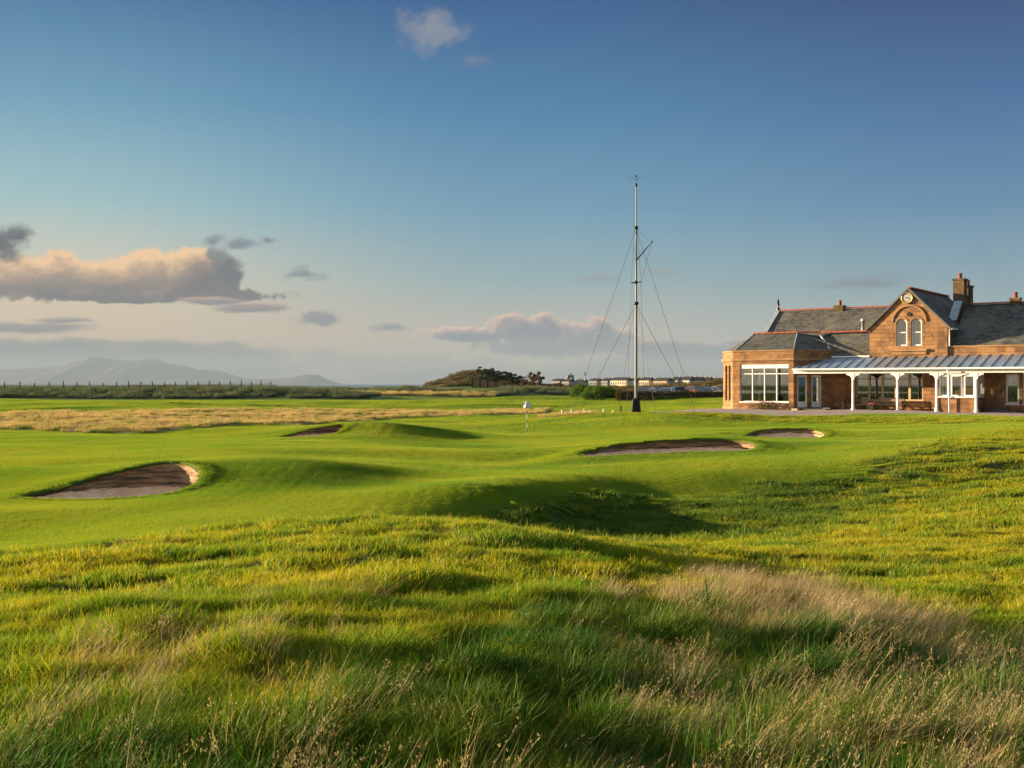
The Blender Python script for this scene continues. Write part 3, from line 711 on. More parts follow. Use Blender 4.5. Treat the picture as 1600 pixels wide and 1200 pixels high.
def scatter(name, label, category, meshes, X, Y, scale, yaw, tilt=False, lift=0.0, Z=None, mix=None):
    """one 'stuff' object: its points carry instances of the tufts"""
    keep = ~in_bunker(X, Y, 0.12); X, Y, scale, yaw = X[keep], Y[keep], scale[keep], yaw[keep]
    Z = ground_z(X, Y) if Z is None else Z[keep]
    idx = (rng.integers(0, len(meshes), len(X)) if mix is None else mix[keep]).astype(np.int32)
    if tilt:
        e = 0.15; nx = -(ground_z(X + e, Y) - Z) / e; ny = -(ground_z(X, Y + e) - Z) / e
        nx, ny = np.clip(nx, -.8, .8), np.clip(ny, -.8, .8)
        nz = 1 / np.sqrt(1 + nx * nx + ny * ny); nx, ny = nx * nz, ny * nz
        zc = np.stack([nx, ny, nz], -1); xc = np.stack([nz, np.zeros_like(nx), -nx], -1); xc /= np.linalg.norm(xc, axis=1)[:, None]; yc = np.cross(zc, xc)
        cy, sy = np.cos(yaw)[:, None], np.sin(yaw)[:, None]; c0 = xc * cy + yc * sy; c1 = -xc * sy + yc * cy
        rot = np.stack([np.arctan2(c1[:, 2], zc[:, 2]), -np.arcsin(np.clip(c0[:, 2], -1, 1)), np.arctan2(c0[:, 1], c0[:, 0])], -1)
    else:
        rot = np.stack([rng.normal(0, .05, len(X)), rng.normal(0, .05, len(X)), yaw], -1)
    me = bpy.data.meshes.new(name); me.vertices.add(len(X))
    me.vertices.foreach_set('co', np.stack([X, Y, Z + lift], -1).astype(np.float32).ravel())
    a = me.attributes.new('rot', 'FLOAT_VECTOR', 'POINT'); a.data.foreach_set('vector', rot.astype(np.float32).ravel())
    a = me.attributes.new('scl', 'FLOAT', 'POINT'); a.data.foreach_set('value', scale.astype(np.float32))
    a = me.attributes.new('idx', 'INT', 'POINT'); a.data.foreach_set('value', idx)
    o = add_obj(name, me, kind='stuff'); o['label'] = label; o['category'] = category
    c = bpy.data.collections.new(name + ' tufts')
    for i, mm in enumerate(meshes):
        c.objects.link(bpy.data.objects.new('%s_tuft_%02d' % (name, i), mm))
    ng = bpy.data.node_groups.new(name + ' scatter', 'GeometryNodeTree')
    ng.interface.new_socket('Geometry', in_out='INPUT', socket_type='NodeSocketGeometry')
    ng.interface.new_socket('Geometry', in_out='OUTPUT', socket_type='NodeSocketGeometry')
    N = ng.nodes; L = ng.links; gi = N.new('NodeGroupInput'); go = N.new('NodeGroupOutput')
    ip = N.new('GeometryNodeInstanceOnPoints'); ci = N.new('GeometryNodeCollectionInfo')
    ci.inputs['Collection'].default_value = c; ci.inputs['Separate Children'].default_value = True; ci.inputs['Reset Children'].default_value = True
    def na(k, typ):
        n = N.new('GeometryNodeInputNamedAttribute'); n.data_type = typ; n.inputs['Name'].default_value = k; return n.outputs['Attribute']
    L.new(gi.outputs[0], ip.inputs['Points']); L.new(ci.outputs[0], ip.inputs['Instance']); ip.inputs['Pick Instance'].default_value = True
    L.new(na('idx', 'INT'), ip.inputs['Instance Index']); L.new(na('rot', 'FLOAT_VECTOR'), ip.inputs['Rotation']); L.new(na('scl', 'FLOAT'), ip.inputs['Scale'])
    L.new(ip.outputs[0], go.inputs[0])
    md = o.modifiers.new('scatter', 'NODES'); md.node_group = ng
    return o


def field(y0, y1, dens, half=0.52, margin=1.2, power=1.0):
    """random plan points between two distances; dens per square metre"""
    area = 0.0; Ys = np.linspace(y0, y1, 200); wd = 2 * (half * Ys + margin); area = np.trapezoid(wd, Ys) if hasattr(np, 'trapezoid') else np.trapz(wd, Ys)
    n = int(area * dens); cdf = np.cumsum(wd); cdf = cdf / cdf[-1]
    Y = np.interp(rng.random(n), cdf, Ys); X = rng.uniform(-1, 1, n) * (half * Y + margin)
    return X, Y


def pxof(X, Y): return 800 + F * X / np.maximum(Y, 1.0)
def pyof(X, Y): return 600 + F * (CAMZ - ground_z(X, Y)) / np.maximum(Y, 1.0)

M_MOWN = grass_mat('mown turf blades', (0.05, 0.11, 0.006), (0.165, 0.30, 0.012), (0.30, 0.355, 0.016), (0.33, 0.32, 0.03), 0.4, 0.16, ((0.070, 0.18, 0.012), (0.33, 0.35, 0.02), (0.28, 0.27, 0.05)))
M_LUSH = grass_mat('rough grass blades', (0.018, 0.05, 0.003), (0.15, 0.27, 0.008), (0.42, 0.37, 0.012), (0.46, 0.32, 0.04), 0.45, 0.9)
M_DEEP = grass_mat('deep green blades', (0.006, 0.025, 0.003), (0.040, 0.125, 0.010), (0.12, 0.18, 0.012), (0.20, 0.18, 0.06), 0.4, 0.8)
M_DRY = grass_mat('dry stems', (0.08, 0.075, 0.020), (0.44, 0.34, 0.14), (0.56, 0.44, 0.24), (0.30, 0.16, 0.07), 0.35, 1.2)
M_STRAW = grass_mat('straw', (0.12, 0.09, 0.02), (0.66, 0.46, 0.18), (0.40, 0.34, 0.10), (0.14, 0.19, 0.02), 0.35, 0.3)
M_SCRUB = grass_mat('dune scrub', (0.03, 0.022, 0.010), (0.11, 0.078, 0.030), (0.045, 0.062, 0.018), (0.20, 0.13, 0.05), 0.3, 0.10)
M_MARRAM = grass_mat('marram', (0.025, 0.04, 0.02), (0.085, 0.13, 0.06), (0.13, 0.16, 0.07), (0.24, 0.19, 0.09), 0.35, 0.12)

# mown grass, in patches that follow the ground
def mown(y0, y1, dens, size, bl, h, w, name, label, seed):
    sp = size * 1.55; Yr = np.arange(y0, y1, sp); X = []; Y = []
    for i, yy in enumerate(Yr):
        hw = 0.52 * yy + 5.0; xr = np.arange(-hw, hw, sp) + (i % 2) * sp / 2; X.append(xr); Y.append(np.full(len(xr), yy))
    X, Y = np.concatenate(X), np.concatenate(Y); X = X + rng.uniform(-.2, .2, len(X)) * sp; Y = Y + rng.uniform(-.2, .2, len(Y)) * sp
    keep = (Y > rough_edge(pxof(X, Y)) - 3.5); X, Y = X[keep], Y[keep]
    z = zone_attrs(X, Y); keep = (z['rough'] < 0.985) & (z['straw'] < 0.4) & (z['gravel'] < 0.05) & (z['dune'] < .5) & (z['brown'] < .5); X, Y = X[keep], Y[keep]
    ms = [blades(name, M_MOWN, bl, size, h, w, (0.1, 0.7), 0.0, 1, 0.4, True, seed=seed + i) for i in range(4)]
    scatter(name, label, 'grass', ms, X, Y, rng.uniform(0.9, 1.15, len(X)), rng.uniform(0, 6.28, len(X)), True)
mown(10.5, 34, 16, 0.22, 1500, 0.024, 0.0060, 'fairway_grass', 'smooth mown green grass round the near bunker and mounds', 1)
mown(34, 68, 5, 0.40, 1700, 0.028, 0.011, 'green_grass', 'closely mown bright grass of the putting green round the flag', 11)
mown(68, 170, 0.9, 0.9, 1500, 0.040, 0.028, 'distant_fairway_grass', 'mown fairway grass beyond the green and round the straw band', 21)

# foreground rough
def rough(y0, y1, dens, ms, name, label, smin, smax, gate=None, half=0.5, margin=4.0, windy=0.7):
    X, Y = field(y0, y1, dens, half, margin)
    n = 1.35 * fbm(X / 0.55, Y / 0.42, 3, 51); n2 = fbm(X / 3.0, Y / 2.0, 3, 52)
    e = rough_edge(pxof(X, Y)); keep = (Y < e + n2 * 3.0 + rng.normal(0, .35, len(X)) * np.minimum(1, e / 20))
    if gate is not None: keep &= gate(X, Y, n, n2)
    X, Y, n, n2 = X[keep], Y[keep], n[keep], n2[keep]
    sc = np.interp(n + 0.6 * n2, [-0.45, 0.6], [smin, smax]) * rng.uniform(0.8, 1.2, len(X))
    scatter(name, label, 'grass', ms, X, Y, sc, 2.2 * fbm(X / 1.3, Y / 0.9, 2, 57) + rng.normal(0, windy * .55, len(X)))
LN = [blades('lush', M_LUSH, 85, 0.10, 0.062, 0.0036, (0.2, 1.0), 0.35, 2, 0.5, seed=31 + i) for i in range(5)]
LM = [blades('lush_mid', M_LUSH, 100, 0.17, 0.065, 0.0075, (0.15, 0.8), 0.30, 2, 0.45, seed=41 + i) for i in range(5)]
LF = [blades('lush_far', M_LUSH, 170, 0.34, 0.075, 0.012, (0.15, 0.8), 0.25, 2, 0.45, seed=51 + i) for i in range(4)]
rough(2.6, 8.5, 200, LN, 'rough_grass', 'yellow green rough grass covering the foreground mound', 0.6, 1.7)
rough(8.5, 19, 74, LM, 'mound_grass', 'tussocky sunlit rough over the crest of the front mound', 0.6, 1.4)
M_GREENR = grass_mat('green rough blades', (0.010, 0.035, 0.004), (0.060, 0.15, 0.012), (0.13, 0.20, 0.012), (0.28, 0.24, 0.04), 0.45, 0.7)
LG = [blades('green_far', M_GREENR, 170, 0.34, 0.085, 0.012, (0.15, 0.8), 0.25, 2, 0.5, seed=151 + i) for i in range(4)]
def hollow(X, Y, n, n2):  # grass here is greener; its darker colour also stands in for wider shade
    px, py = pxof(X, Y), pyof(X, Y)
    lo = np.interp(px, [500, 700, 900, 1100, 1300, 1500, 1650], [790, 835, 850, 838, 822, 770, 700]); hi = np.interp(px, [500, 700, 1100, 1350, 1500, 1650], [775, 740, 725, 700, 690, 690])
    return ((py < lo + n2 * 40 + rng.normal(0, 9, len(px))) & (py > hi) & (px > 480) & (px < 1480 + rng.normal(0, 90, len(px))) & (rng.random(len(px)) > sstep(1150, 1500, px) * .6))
rough(17, 60, 14, LF, 'slope_grass', 'sunlit rough grass on the right hand slope', 0.6, 1.3, lambda X, Y, n, n2: (~hollow(X, Y, n, n2) | (rng.random(len(X)) < .2)) & (Y > 19))
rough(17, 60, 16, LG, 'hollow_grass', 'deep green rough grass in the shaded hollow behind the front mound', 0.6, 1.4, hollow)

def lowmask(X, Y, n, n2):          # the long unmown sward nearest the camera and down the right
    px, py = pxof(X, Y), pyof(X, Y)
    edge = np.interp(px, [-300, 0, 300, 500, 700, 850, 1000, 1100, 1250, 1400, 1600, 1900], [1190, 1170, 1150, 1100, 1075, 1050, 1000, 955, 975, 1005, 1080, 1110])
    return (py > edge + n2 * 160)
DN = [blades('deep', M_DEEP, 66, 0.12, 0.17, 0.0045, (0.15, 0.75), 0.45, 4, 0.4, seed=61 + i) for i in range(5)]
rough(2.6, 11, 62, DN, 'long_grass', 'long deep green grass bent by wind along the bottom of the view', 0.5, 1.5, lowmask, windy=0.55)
SN = [blades('stems', M_DRY, 12, 0.10, 0.29, 0.0022, (0.05, 0.40), 0.42, 5, 0.35, seeds=0.7, seed=71 + i) for i in range(6)]
SL = [blades('fescue', M_DRY, 42, 0.10, 0.22, 0.0022, (0.05, 0.55), 0.50, 4, 0.4, seeds=0.12, seed=81 + i) for i in range(5)]
def stemmask(X, Y, n, n2):
    px, py = pxof(X, Y), pyof(X, Y)
    m = lowmask(X, Y, n, n2)
    dens = 0.10 + 0.36 * sstep(700, 1150, px) + 0.6 * n2
    return m & (rng.random(len(X)) < dens)
rough(2.6, 11, 34, SN, 'seed_stems', 'pale brown seed heads standing out of the long grass', 0.6, 1.25, stemmask, windy=0.5)
def fescmask(X, Y, n, n2):
    px, py = pxof(X, Y), pyof(X, Y)
    crest = np.interp(px, [1000, 1100, 1250, 1400, 1600, 1900], [935, 915, 945, 985, 1060, 1090])
    ridge = np.exp(-((py - crest - 25) / 42.0) ** 2) * sstep(1040, 1110, px)
    body = 0.22 * sstep(760, 1150, px) * (py > crest) + 0.05 * (py > 1080)
    return rng.random(len(X)) < (ridge * 0.85 + body + 0.25 * n2 * (py > crest))
rough(2.6, 12, 85, SL, 'fescue_grass', 'bleached wispy grass on the ridge at the lower right', 0.65, 1.2, fescmask, windy=0.5)
def sparsemask(X, Y, n, n2): return (n2 > 0.12) & (rng.random(len(X)) < 0.5)
rough(6, 18, 5, SN, 'scattered_stems', 'odd dry stems sticking up from the mound grass', 0.35, 0.6, sparsemask, windy=0.6)

# straw band, dune grass
def strawfield(y0, y1, dens, ms, name, label, gate, smin, smax, half=0.5):
    X, Y = field(y0, y1, dens, half, 7.0); k = gate(X, Y); X, Y = X[k], Y[k]
    n = fbm(X / 3.0, Y / 2.0, 3, 91)
    scatter(name, label, 'grass', ms, X, Y, np.interp(n, [-.5, .5], [smin, smax]) * rng.uniform(.85, 1.15, len(X)), rng.normal(0, .8, len(X)))
ST = [blades('straw', M_STRAW, 90, 0.42, 0.30, 0.016, (0.1, 0.55), 0.35, 2, 0.4, seed=101 + i) for i in range(4)]
SG = [blades('green_clump', M_GREENR, 90, 0.42, 0.24, 0.016, (0.1, 0.7), 0.3, 2, 0.4, seed=161 + i) for i in range(2)]
strawfield(64, 116, 0.8, SG, 'green_clumps', 'darker green clumps breaking up the golden band', lambda X, Y: (straw_mask(X, Y) > .3) & (fbm(X / 5.0, Y / 3.0, 3, 333) > .12), 0.5, 1.2)
strawfield(64, 122, 3.2, ST, 'straw_grass', 'band of golden dry grass across the course beyond the green', lambda X, Y: rng.random(len(X)) < straw_mask(X, Y) * (0.85 + 1.5 * fbm(X / 6.0, Y / 3.5, 3, 222)), 0.35, 1.0)
STF = [blades('straw_far', M_STRAW, 110, 0.9, 0.62, 0.035, (0.1, 0.45), 0.25, 2, 0.35, seed=111 + i) for i in range(3)]
strawfield(198, 216, 0.9, STF, 'dune_straw', 'fringe of tall golden grass in front of the dunes', lambda X, Y: (np.abs(Y - 206 - 0.03 * X + 1.5) < 3.2) & (X < -3) & (X > -48), 0.7, 1.15)
MF = [blades('marram', M_MARRAM, 120, 0.8, 0.70, 0.034, (0.15, 0.6), 0.3, 2, 0.4, seed=121 + i) for i in range(4)]
strawfield(173, 260, 0.75, MF, 'dune_grass', 'grey green dune grass on the long bank in front of the sea', lambda X, Y: zone_attrs(X, Y)['dune'] > .45, 0.6, 1.2)
BF = [blades('dune_scrub', M_SCRUB, 110, 1.0, 0.7, 0.05, (0.15, 0.6), 0.2, 2, 0.4, seed=131 + i) for i in range(3)]
strawfield(236, 330, 0.35, BF, 'dune_scrub', 'brown scrub grass over the round dune hill and the dunes by the car park', lambda X, Y: (zone_attrs(X, Y)['brown'] > .3), 0.6, 1.3)
LB = [blades('bank', M_LUSH, 120, 0.35, 0.10, 0.018, (0.15, 0.7), 0.25, 2, 0.45, seed=141 + i) for i in range(4)]
strawfield(52, 80, 7.0, LB, 'bank_grass', 'longer grass on the bank below the clubhouse gravel', lambda X, Y: (zone_attrs(X, Y)['rough'] > .35) & (Y > rough_edge(pxof(X, Y))), 0.6, 1.15)

# ragged turf hanging over the bunker lips
lx, ly = [], []
for c in CURVES.values():
    nr = outward(c)
    for k in range(4):
        d = rng.uniform(0.125, 0.22, len(c)); q = c[:, :2] + nr * d[:, None] + rng.normal(0, .03, (len(c), 2)); lx.append(q[:, 0]); ly.append(q[:, 1])
lx, ly = np.concatenate(lx), np.concatenate(ly)
LP = [blades('lip', M_MOWN, 60, 0.10, 0.034, 0.009, (0.3, 1.4), 0.0, 2, 0.5, seed=171 + i) for i in range(3)]
scatter('lip_grass', 'ragged grass fringe round the bunker edges', 'grass', LP, lx, ly, rng.uniform(.5, 1.5, len(lx)) ** 1.3, rng.uniform(0, 6.28, len(lx)))

# ------------------------------------------------------------------ building kit
class MB:
    """collects faces in local coordinates and links them as ONE mesh object; M places the pieces"""
    def __init__(s, M=None): s.v = []; s.f = []; s.M = M or Matrix.Identity(4); s.sm = []
    def add(s, vs, fs, smooth=False):
        o = len(s.v); s.v += [s.M @ Vector(v) for v in vs]; s.f += [tuple(i + o for i in f) for f in fs]; s.sm += [smooth] * len(fs); return s
    def box(s, x0, x1, y0, y1, z0, z1):
        x0, x1 = min(x0, x1), max(x0, x1); y0, y1 = min(y0, y1), max(y0, y1); z0, z1 = min(z0, z1), max(z0, z1)
        vs = [(x, y, z) for z in (z0, z1) for y in (y0, y1) for x in (x0, x1)]
        return s.add(vs, [(0, 2, 3, 1), (4, 5, 7, 6), (0, 1, 5, 4), (2, 6, 7, 3), (0, 4, 6, 2), (1, 3, 7, 5)])
    def slab(s, pts, th):
        """a plane polygon given a thickness straight down its normal"""
        p = [Vector(q) for q in pts]; n = (p[1] - p[0]).cross(p[2] - p[0]).normalized()
        if n.z < 0: n = -n; p = p[::-1]
        k = len(p); q = [a - n * th for a in p]
        return s.add(p + q, [tuple(range(k)), tuple(range(2 * k - 1, k - 1, -1))] + [(i, i + k, (i + 1) % k + k, (i + 1) % k)[::-1] for i in range(k)][::1])
    def prism(s, pts, y0, y1):
        """outline in x,z swept from y0 to y1"""
        k = len(pts); vs = [(x, y0, z) for x, z in pts] + [(x, y1, z) for x, z in pts]
        ar = sum(pts[i][0] * pts[(i + 1) % k][1] - pts[(i + 1) % k][0] * pts[i][1] for i in range(k))
        fs = [tuple(range(k)), tuple(range(2 * k - 1, k - 1, -1))] + [((i + 1) % k, i, i + k, (i + 1) % k + k) for i in range(k)]
        if ar < 0: fs = [f[::-1] for f in fs]
        return s.add(vs, fs)
    def prismz(s, pts, z0, z1):
        k = len(pts); vs = [(x, y, z0) for x, y in pts] + [(x, y, z1) for x, y in pts]
        ar = sum(pts[i][0] * pts[(i + 1) % k][1] - pts[(i + 1) % k][0] * pts[i][1] for i in range(k))
        fs = [tuple(range(k))[::-1], tuple(range(k, 2 * k))] + [(i, (i + 1) % k, (i + 1) % k + k, i + k) for i in range(k)]
        if ar < 0: fs = [f[::-1] for f in fs]
        return s.add(vs, fs)
    def lathe(s, prof, c=(0, 0), n=14, smooth=True):
        vs = []; fs = []
        for r, z in prof: vs += [(c[0] + r * math.cos(2 * math.pi * i / n), c[1] + r * math.sin(2 * math.pi * i / n), z) for i in range(n)]
        for k in range(len(prof) - 1):
            for i in range(n): j = (i + 1) % n; fs.append((k * n + i, k * n + j, (k + 1) * n + j, (k + 1) * n + i))
        s.add(vs, fs, smooth); m = len(prof) - 1
        s.add([vs[i] for i in range(n)], [tuple(range(n))[::-1]]); s.add(vs[m * n:], [tuple(range(n))]); return s
    def tube(s, pts, r, n=8):
        P = [Vector(p) for p in pts]; vs = []; fs = []
        rr = r if isinstance(r, (list, tuple)) else [r] * len(P)
        for k, p in enumerate(P):
            d = (P[min(k + 1, len(P) - 1)] - P[max(k - 1, 0)]).normalized(); a = d.cross(Vector((0, 0, 1)) if abs(d.z) < .9 else Vector((1, 0, 0))).normalized(); b = d.cross(a)
            vs += [tuple(p + (a * math.cos(2 * math.pi * i / n) + b * math.sin(2 * math.pi * i / n)) * rr[k]) for i in range(n)]
        for k in range(len(P) - 1):
            for i in range(n): j = (i + 1) % n; fs.append((k * n + i, k * n + j, (k + 1) * n + j, (k + 1) * n + i))
        fs.append(tuple(range(n))); fs.append(tuple(range(len(vs) - 1, len(vs) - n - 1, -1)))
        return s.add(vs, fs, n > 5)
    def build(s, name, mat, parent=None, label=None):
        me = bpy.data.meshes.new(name); me.from_pydata([tuple(v) for v in s.v], [], s.f)
        me.polygons.foreach_set('use_smooth', s.sm); me.materials.append(mat)
        uv = me.uv_layers.new(name='UVMap'); z = Vector((0, 0, 1))
        for p in me.polygons:
            n = p.normal; t = z.cross(n)
            t = t.normalized() if t.length > 1e-3 else Vector((1, 0, 0)); b = n.cross(t)
            for li in p.loop_indices:
                c = me.vertices[me.loops[li].vertex_index].co; uv.data[li].uv = (c.dot(t), c.dot(b))
        me.update(); o = add_obj(name, me, parent)
        if label: o['label'] = label
        return o


def root(name, label, cat, loc, rz=0.0, group=None):
    o = bpy.data.objects.new(name, None); o.location = loc; o.rotation_euler = (0, 0, rz); o.empty_display_size = 0.3; col.objects.link(o)
    o['label'] = label; o['category'] = cat
    if group: o['group'] = group
    return o


def tag(o, label, cat, group=None):
    o['label'] = label; o['category'] = cat
    if group: o['group'] = group
    return o


def copy_tree(o, parent=None):
    c = o.copy(); col.objects.link(c)
    if parent is not None: c.parent = parent
    for ch in list(o.children): copy_tree(ch, c)
    return c


def masonry(name, c1, c2, mortar, bw=0.62, bh=0.29, stain=(0.10, 0.065, 0.04), st=0.5, bumpd=0.02, ms=0.012):
    m, nt, b = new_mat(name); tcn = nt.nodes.new('ShaderNodeTexCoord'); uv = tcn.outputs['UV']; ob = tcn.outputs['Object']
    br = nt.nodes.new('ShaderNodeTexBrick'); nt.links.new(uv, br.inputs['Vector'])
    br.inputs['Color1'].default_value = c1 + (1,); br.inputs['Color2'].default_value = c2 + (1,); br.inputs['Mortar'].default_value = mortar + (1,)
    br.inputs['Scale'].default_value = 1; br.inputs['Brick Width'].default_value = bw; br.inputs['Row Height'].default_value = bh
    br.inputs['Mortar Size'].default_value = ms; br.inputs['Mortar Smooth'].default_value = 0.4; br.offset_frequency = 2; br.squash_frequency = 3; br.squash = 1.4
    n1 = noise(nt, ob, 1.1, 5, 0.6); n2 = noise(nt, ob, 9.0, 4, 0.7)
    c = mixc(nt, n1.smooth(0.46, 0.66) * st, br.outputs[0], stain)
    c = mixc(nt, noise(nt, ob, 2.6, 3).smooth(0.55, 0.7) * st * 0.6, c, tuple(min(1, v * 1.25) for v in c2))
    c = mixc(nt, n2.smooth(0.3, 0.7) * 0.25, c, tuple(v * 0.55 for v in c1))
    c = mixc(nt, noise(nt, ob, 0.5, 2).smooth(0.5, 0.7) * 0.35, c, tuple(min(1, v * 1.35) for v in c2))
    setin(nt, b, 'Base Color', c); setin(nt, b, 'Roughness', 0.88); setin(nt, b, 'Specular IOR Level', 0.25)
    bump(nt, b, n2 * 0.5 + E(nt, br.outputs['Fac']) * -1.0, 0.6, bumpd); return m


M_STONE = masonry('red brown ashlar sandstone', (0.19, 0.10, 0.048), (0.38, 0.20, 0.088), (0.085, 0.052, 0.034), stain=(0.10, 0.058, 0.038), st=0.65)
M_DRESS = masonry('dressed sandstone', (0.28, 0.16, 0.08), (0.35, 0.20, 0.098), (0.22, 0.14, 0.08), 1.1, 0.6, (0.14, 0.09, 0.055), 0.6)
M_SLATE = masonry('weathered slates', (0.040, 0.044, 0.046), (0.125, 0.118, 0.100), (0.012, 0.014, 0.016), 0.34, 0.21, (0.15, 0.13, 0.08), 0.6, 0.02, 0.012)
M_CHIM = masonry('sooty chimney stone', (0.10, 0.068, 0.035), (0.18, 0.12, 0.05), (0.12, 0.09, 0.06), 0.4, 0.2, (0.05, 0.04, 0.035), 0.7)
M_TERRA = plain('red ridge tile', (0.34, 0.075, 0.03), 0.75, var=0.3, scale=6)
M_POT = plain('terracotta pot', (0.24, 0.06, 0.03), 0.8, var=0.3)
M_WHITE = plain('white gloss paint', (0.72, 0.72, 0.72), 0.4, var=0.07)
M_CREAM = plain('cream stone mullion', (0.42, 0.32, 0.19), 0.7, var=0.12)
M_LEAD = plain('lead sheet', (0.30, 0.34, 0.38), 0.45, 0.3, var=0.15, scale=2)
M_STEP = plain('dark slate step', (0.10, 0.09, 0.085), 0.8)
M_TILEFLOOR = masonry('red quarry tiles', (0.26, 0.10, 0.06), (0.32, 0.14, 0.085), (0.14, 0.08, 0.06), 0.3, 0.3)
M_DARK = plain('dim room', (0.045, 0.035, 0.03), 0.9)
M_WOOD = plain('dark teak', (0.026, 0.016, 0.012), 0.7, var=0.3, scale=8)
M_CURT = plain('gold curtain', (0.42, 0.29, 0.10), 0.9, var=0.2, scale=9)
M_RED = plain('red curtain', (0.30, 0.03, 0.03), 0.9, var=0.2, scale=9)
M_PALE = plain('pale curtain', (0.42, 0.40, 0.33), 0.9, var=0.2, scale=9)
M_BLIND = plain('roller blind', (0.78, 0.84, 0.80), 0.8, var=0.05)
M_BLACK = plain('black paint', (0.012, 0.011, 0.012), 0.5)
M_METAL = plain('galvanised metal', (0.42, 0.42, 0.40), 0.4, 0.7)
M_GILT = plain('gilt rim', (0.50, 0.33, 0.06), 0.4, 0.6)


def seam_mat():
    m, nt, b = new_mat('zinc porch sheet'); t = nt.nodes.new('ShaderNodeTexCoord'); n = noise(nt, mapping(nt, t.outputs['Object'], (3, 0.5, 1)), 1.5, 4, 0.6)
    setin(nt, b, 'Base Color', mixc(nt, n.smooth(0.3, 0.7), (0.18, 0.26, 0.35), (0.28, 0.36, 0.46))); setin(nt, b, 'Metallic', 0.45); setin(nt, b, 'Roughness', 0.35); return m
M_ZINC = seam_mat()


def glass_mat():
    m = bpy.data.materials.new('window glass'); m.use_nodes = True; nt = m.node_tree; nt.nodes.clear(); o = nt.nodes.new('ShaderNodeOutputMaterial')
    a = nt.nodes.new('ShaderNodeBsdfTransparent'); a.inputs[0].default_value = (0.55, 0.60, 0.60, 1)
    g = nt.nodes.new('ShaderNodeBsdfGlossy'); g.inputs['Roughness'].default_value = 0.02; g.inputs[0].default_value = (0.85, 0.9, 0.95, 1)
    f = nt.nodes.new('ShaderNodeLayerWeight'); f.inputs[0].default_value = 0.5; mx = nt.nodes.new('ShaderNodeMixShader')
    fr = (E(nt, f.outputs['Fresnel']) * 0.5 + 0.06).clamp()
    nt.links.new(fr.s, mx.inputs[0]); nt.links.new(a.outputs[0], mx.inputs[1]); nt.links.new(g.outputs[0], mx.inputs[2]); nt.links.new(mx.outputs[0], o.inputs[0]); return m
M_GLASS = glass_mat()

# ------------------------------------------------------------------ the clubhouse; local x runs along the front, local y goes back, z up from the porch floor
TH = math.radians(35.75); CD, SD = math.cos(TH), math.sin(TH)
OX, OY, FZ = 20.5, 83.8, 1.10
def XA(px, b):
    u = (px - 800) / F; return (u * (OY + CD * b) - OX - SD * b) / (CD + SD * u)
def ZL(py, px, b):
    a = XA(px, b); return CAMZ - (py - 600) / F * (OY - SD * a + CD * b) - FZ
club = root('clubhouse', 'brown stone golf clubhouse with slate roofs, clock gable and white porch', 'clubhouse', (OX, OY, FZ), -TH)
ELEV = {}


def wall_open(mb, s0, s1, z0, z1, y0, y1, ops):
    """wall slab between s0 and s1 with rectangular openings (a, b, c, d)"""
    xs = sorted({s0, s1} | {v for o in ops for v in o[:2]})
    for i in range(len(xs) - 1):
        a, b = xs[i], xs[i + 1]; m = (a + b) / 2; col_ = sorted([(o[2], o[3]) for o in ops if o[0] < m < o[1]]); z = z0
        for c, d in col_:
            if c > z + 1e-4: mb.box(a, b, y0, y1, z, c)
            z = d
        if z < z1 - 1e-4: mb.box(a, b, y0, y1, z, z1)


def window(parent, M, s0, s1, z0, z1, cols, y=0.10, transom=None, fw=0.07, mat=None, mull=0.07, sill=True, blind=None, glass_d=0.03, widths=None):
    mat = mat or M_WHITE; f = MB(M); p = MB(M)
    f.box(s0, s0 + fw, y, y + 0.09, z0, z1); f.box(s1 - fw, s1, y, y + 0.09, z0, z1); f.box(s0 + fw, s1 - fw, y, y + 0.09, z1 - fw, z1); f.box(s0 + fw, s1 - fw, y, y + 0.09, z0, z0 + fw)
    w = (s1 - s0 - 2 * fw - mull * (cols - 1)) / cols; xs = []
    for i in range(cols):
        a = s0 + fw + i * (w + mull); xs.append((a, a + w))
        if i < cols - 1: f.box(a + w, a + w + mull, y - 0.012, y + 0.085, z0 + fw, z1 - fw)
    if transom is not None:
        for a, b in xs: f.box(a, b, y + 0.006, y + 0.08, transom - 0.035, transom + 0.035)
    o = f.build('window', mat, parent)
    for a, b in xs: p.box(a, b, y + 0.045, y + 0.053, z0 + fw, z1 - fw)
    p.build('pane', M_GLASS, o)
    if sill: MB(M).box(s0 - 0.05, s1 + 0.05, y - 0.16, y + 0.09, z0 - 0.09, z0 - 0.003).build('sill', mat, o)
    if blind: MB(M).box(s0 + fw, s1 - fw, y + 0.11, y + 0.125, blind, z1 - 0.02).build('blind', M_BLIND, o)
    return o


def curtain(parent, M, s0, s1, z0, z1, y, mat):
    n = 24; xs = [s0 + (s1 - s0) * i / n for i in range(n + 1)]; vs = []; fs = []
    for z in (z0, z1):
        for i, x in enumerate(xs): vs.append((x, y + 0.03 * math.sin(i * 1.9), z))
    for i in range(n): fs.append((i, i + 1, i + n + 2, i + n + 1))
    return MB(M).add(vs, fs, True).build('curtain', mat, parent)

def plane(px0, b0, px1, b1):
    """a wall plane between two surveyed corners: matrix with x along it, y inward; and its length"""
    a0, a1 = XA(px0, b0), XA(px1, b1); p = Vector((a0, b0, 0)); d = Vector((a1 - a0, b1 - b0, 0)); L = d.length; d.normalize(); n = Vector((-d.y, d.x, 0))
    M = Matrix(((d.x, n.x, 0, p.x), (d.y, n.y, 0, p.y), (0, 0, 1, 0), (0, 0, 0, 1))); return M, L

BM = 2.4                                  # main wall stands this far behind the porch front
GZ = -0.16                                # ground outside
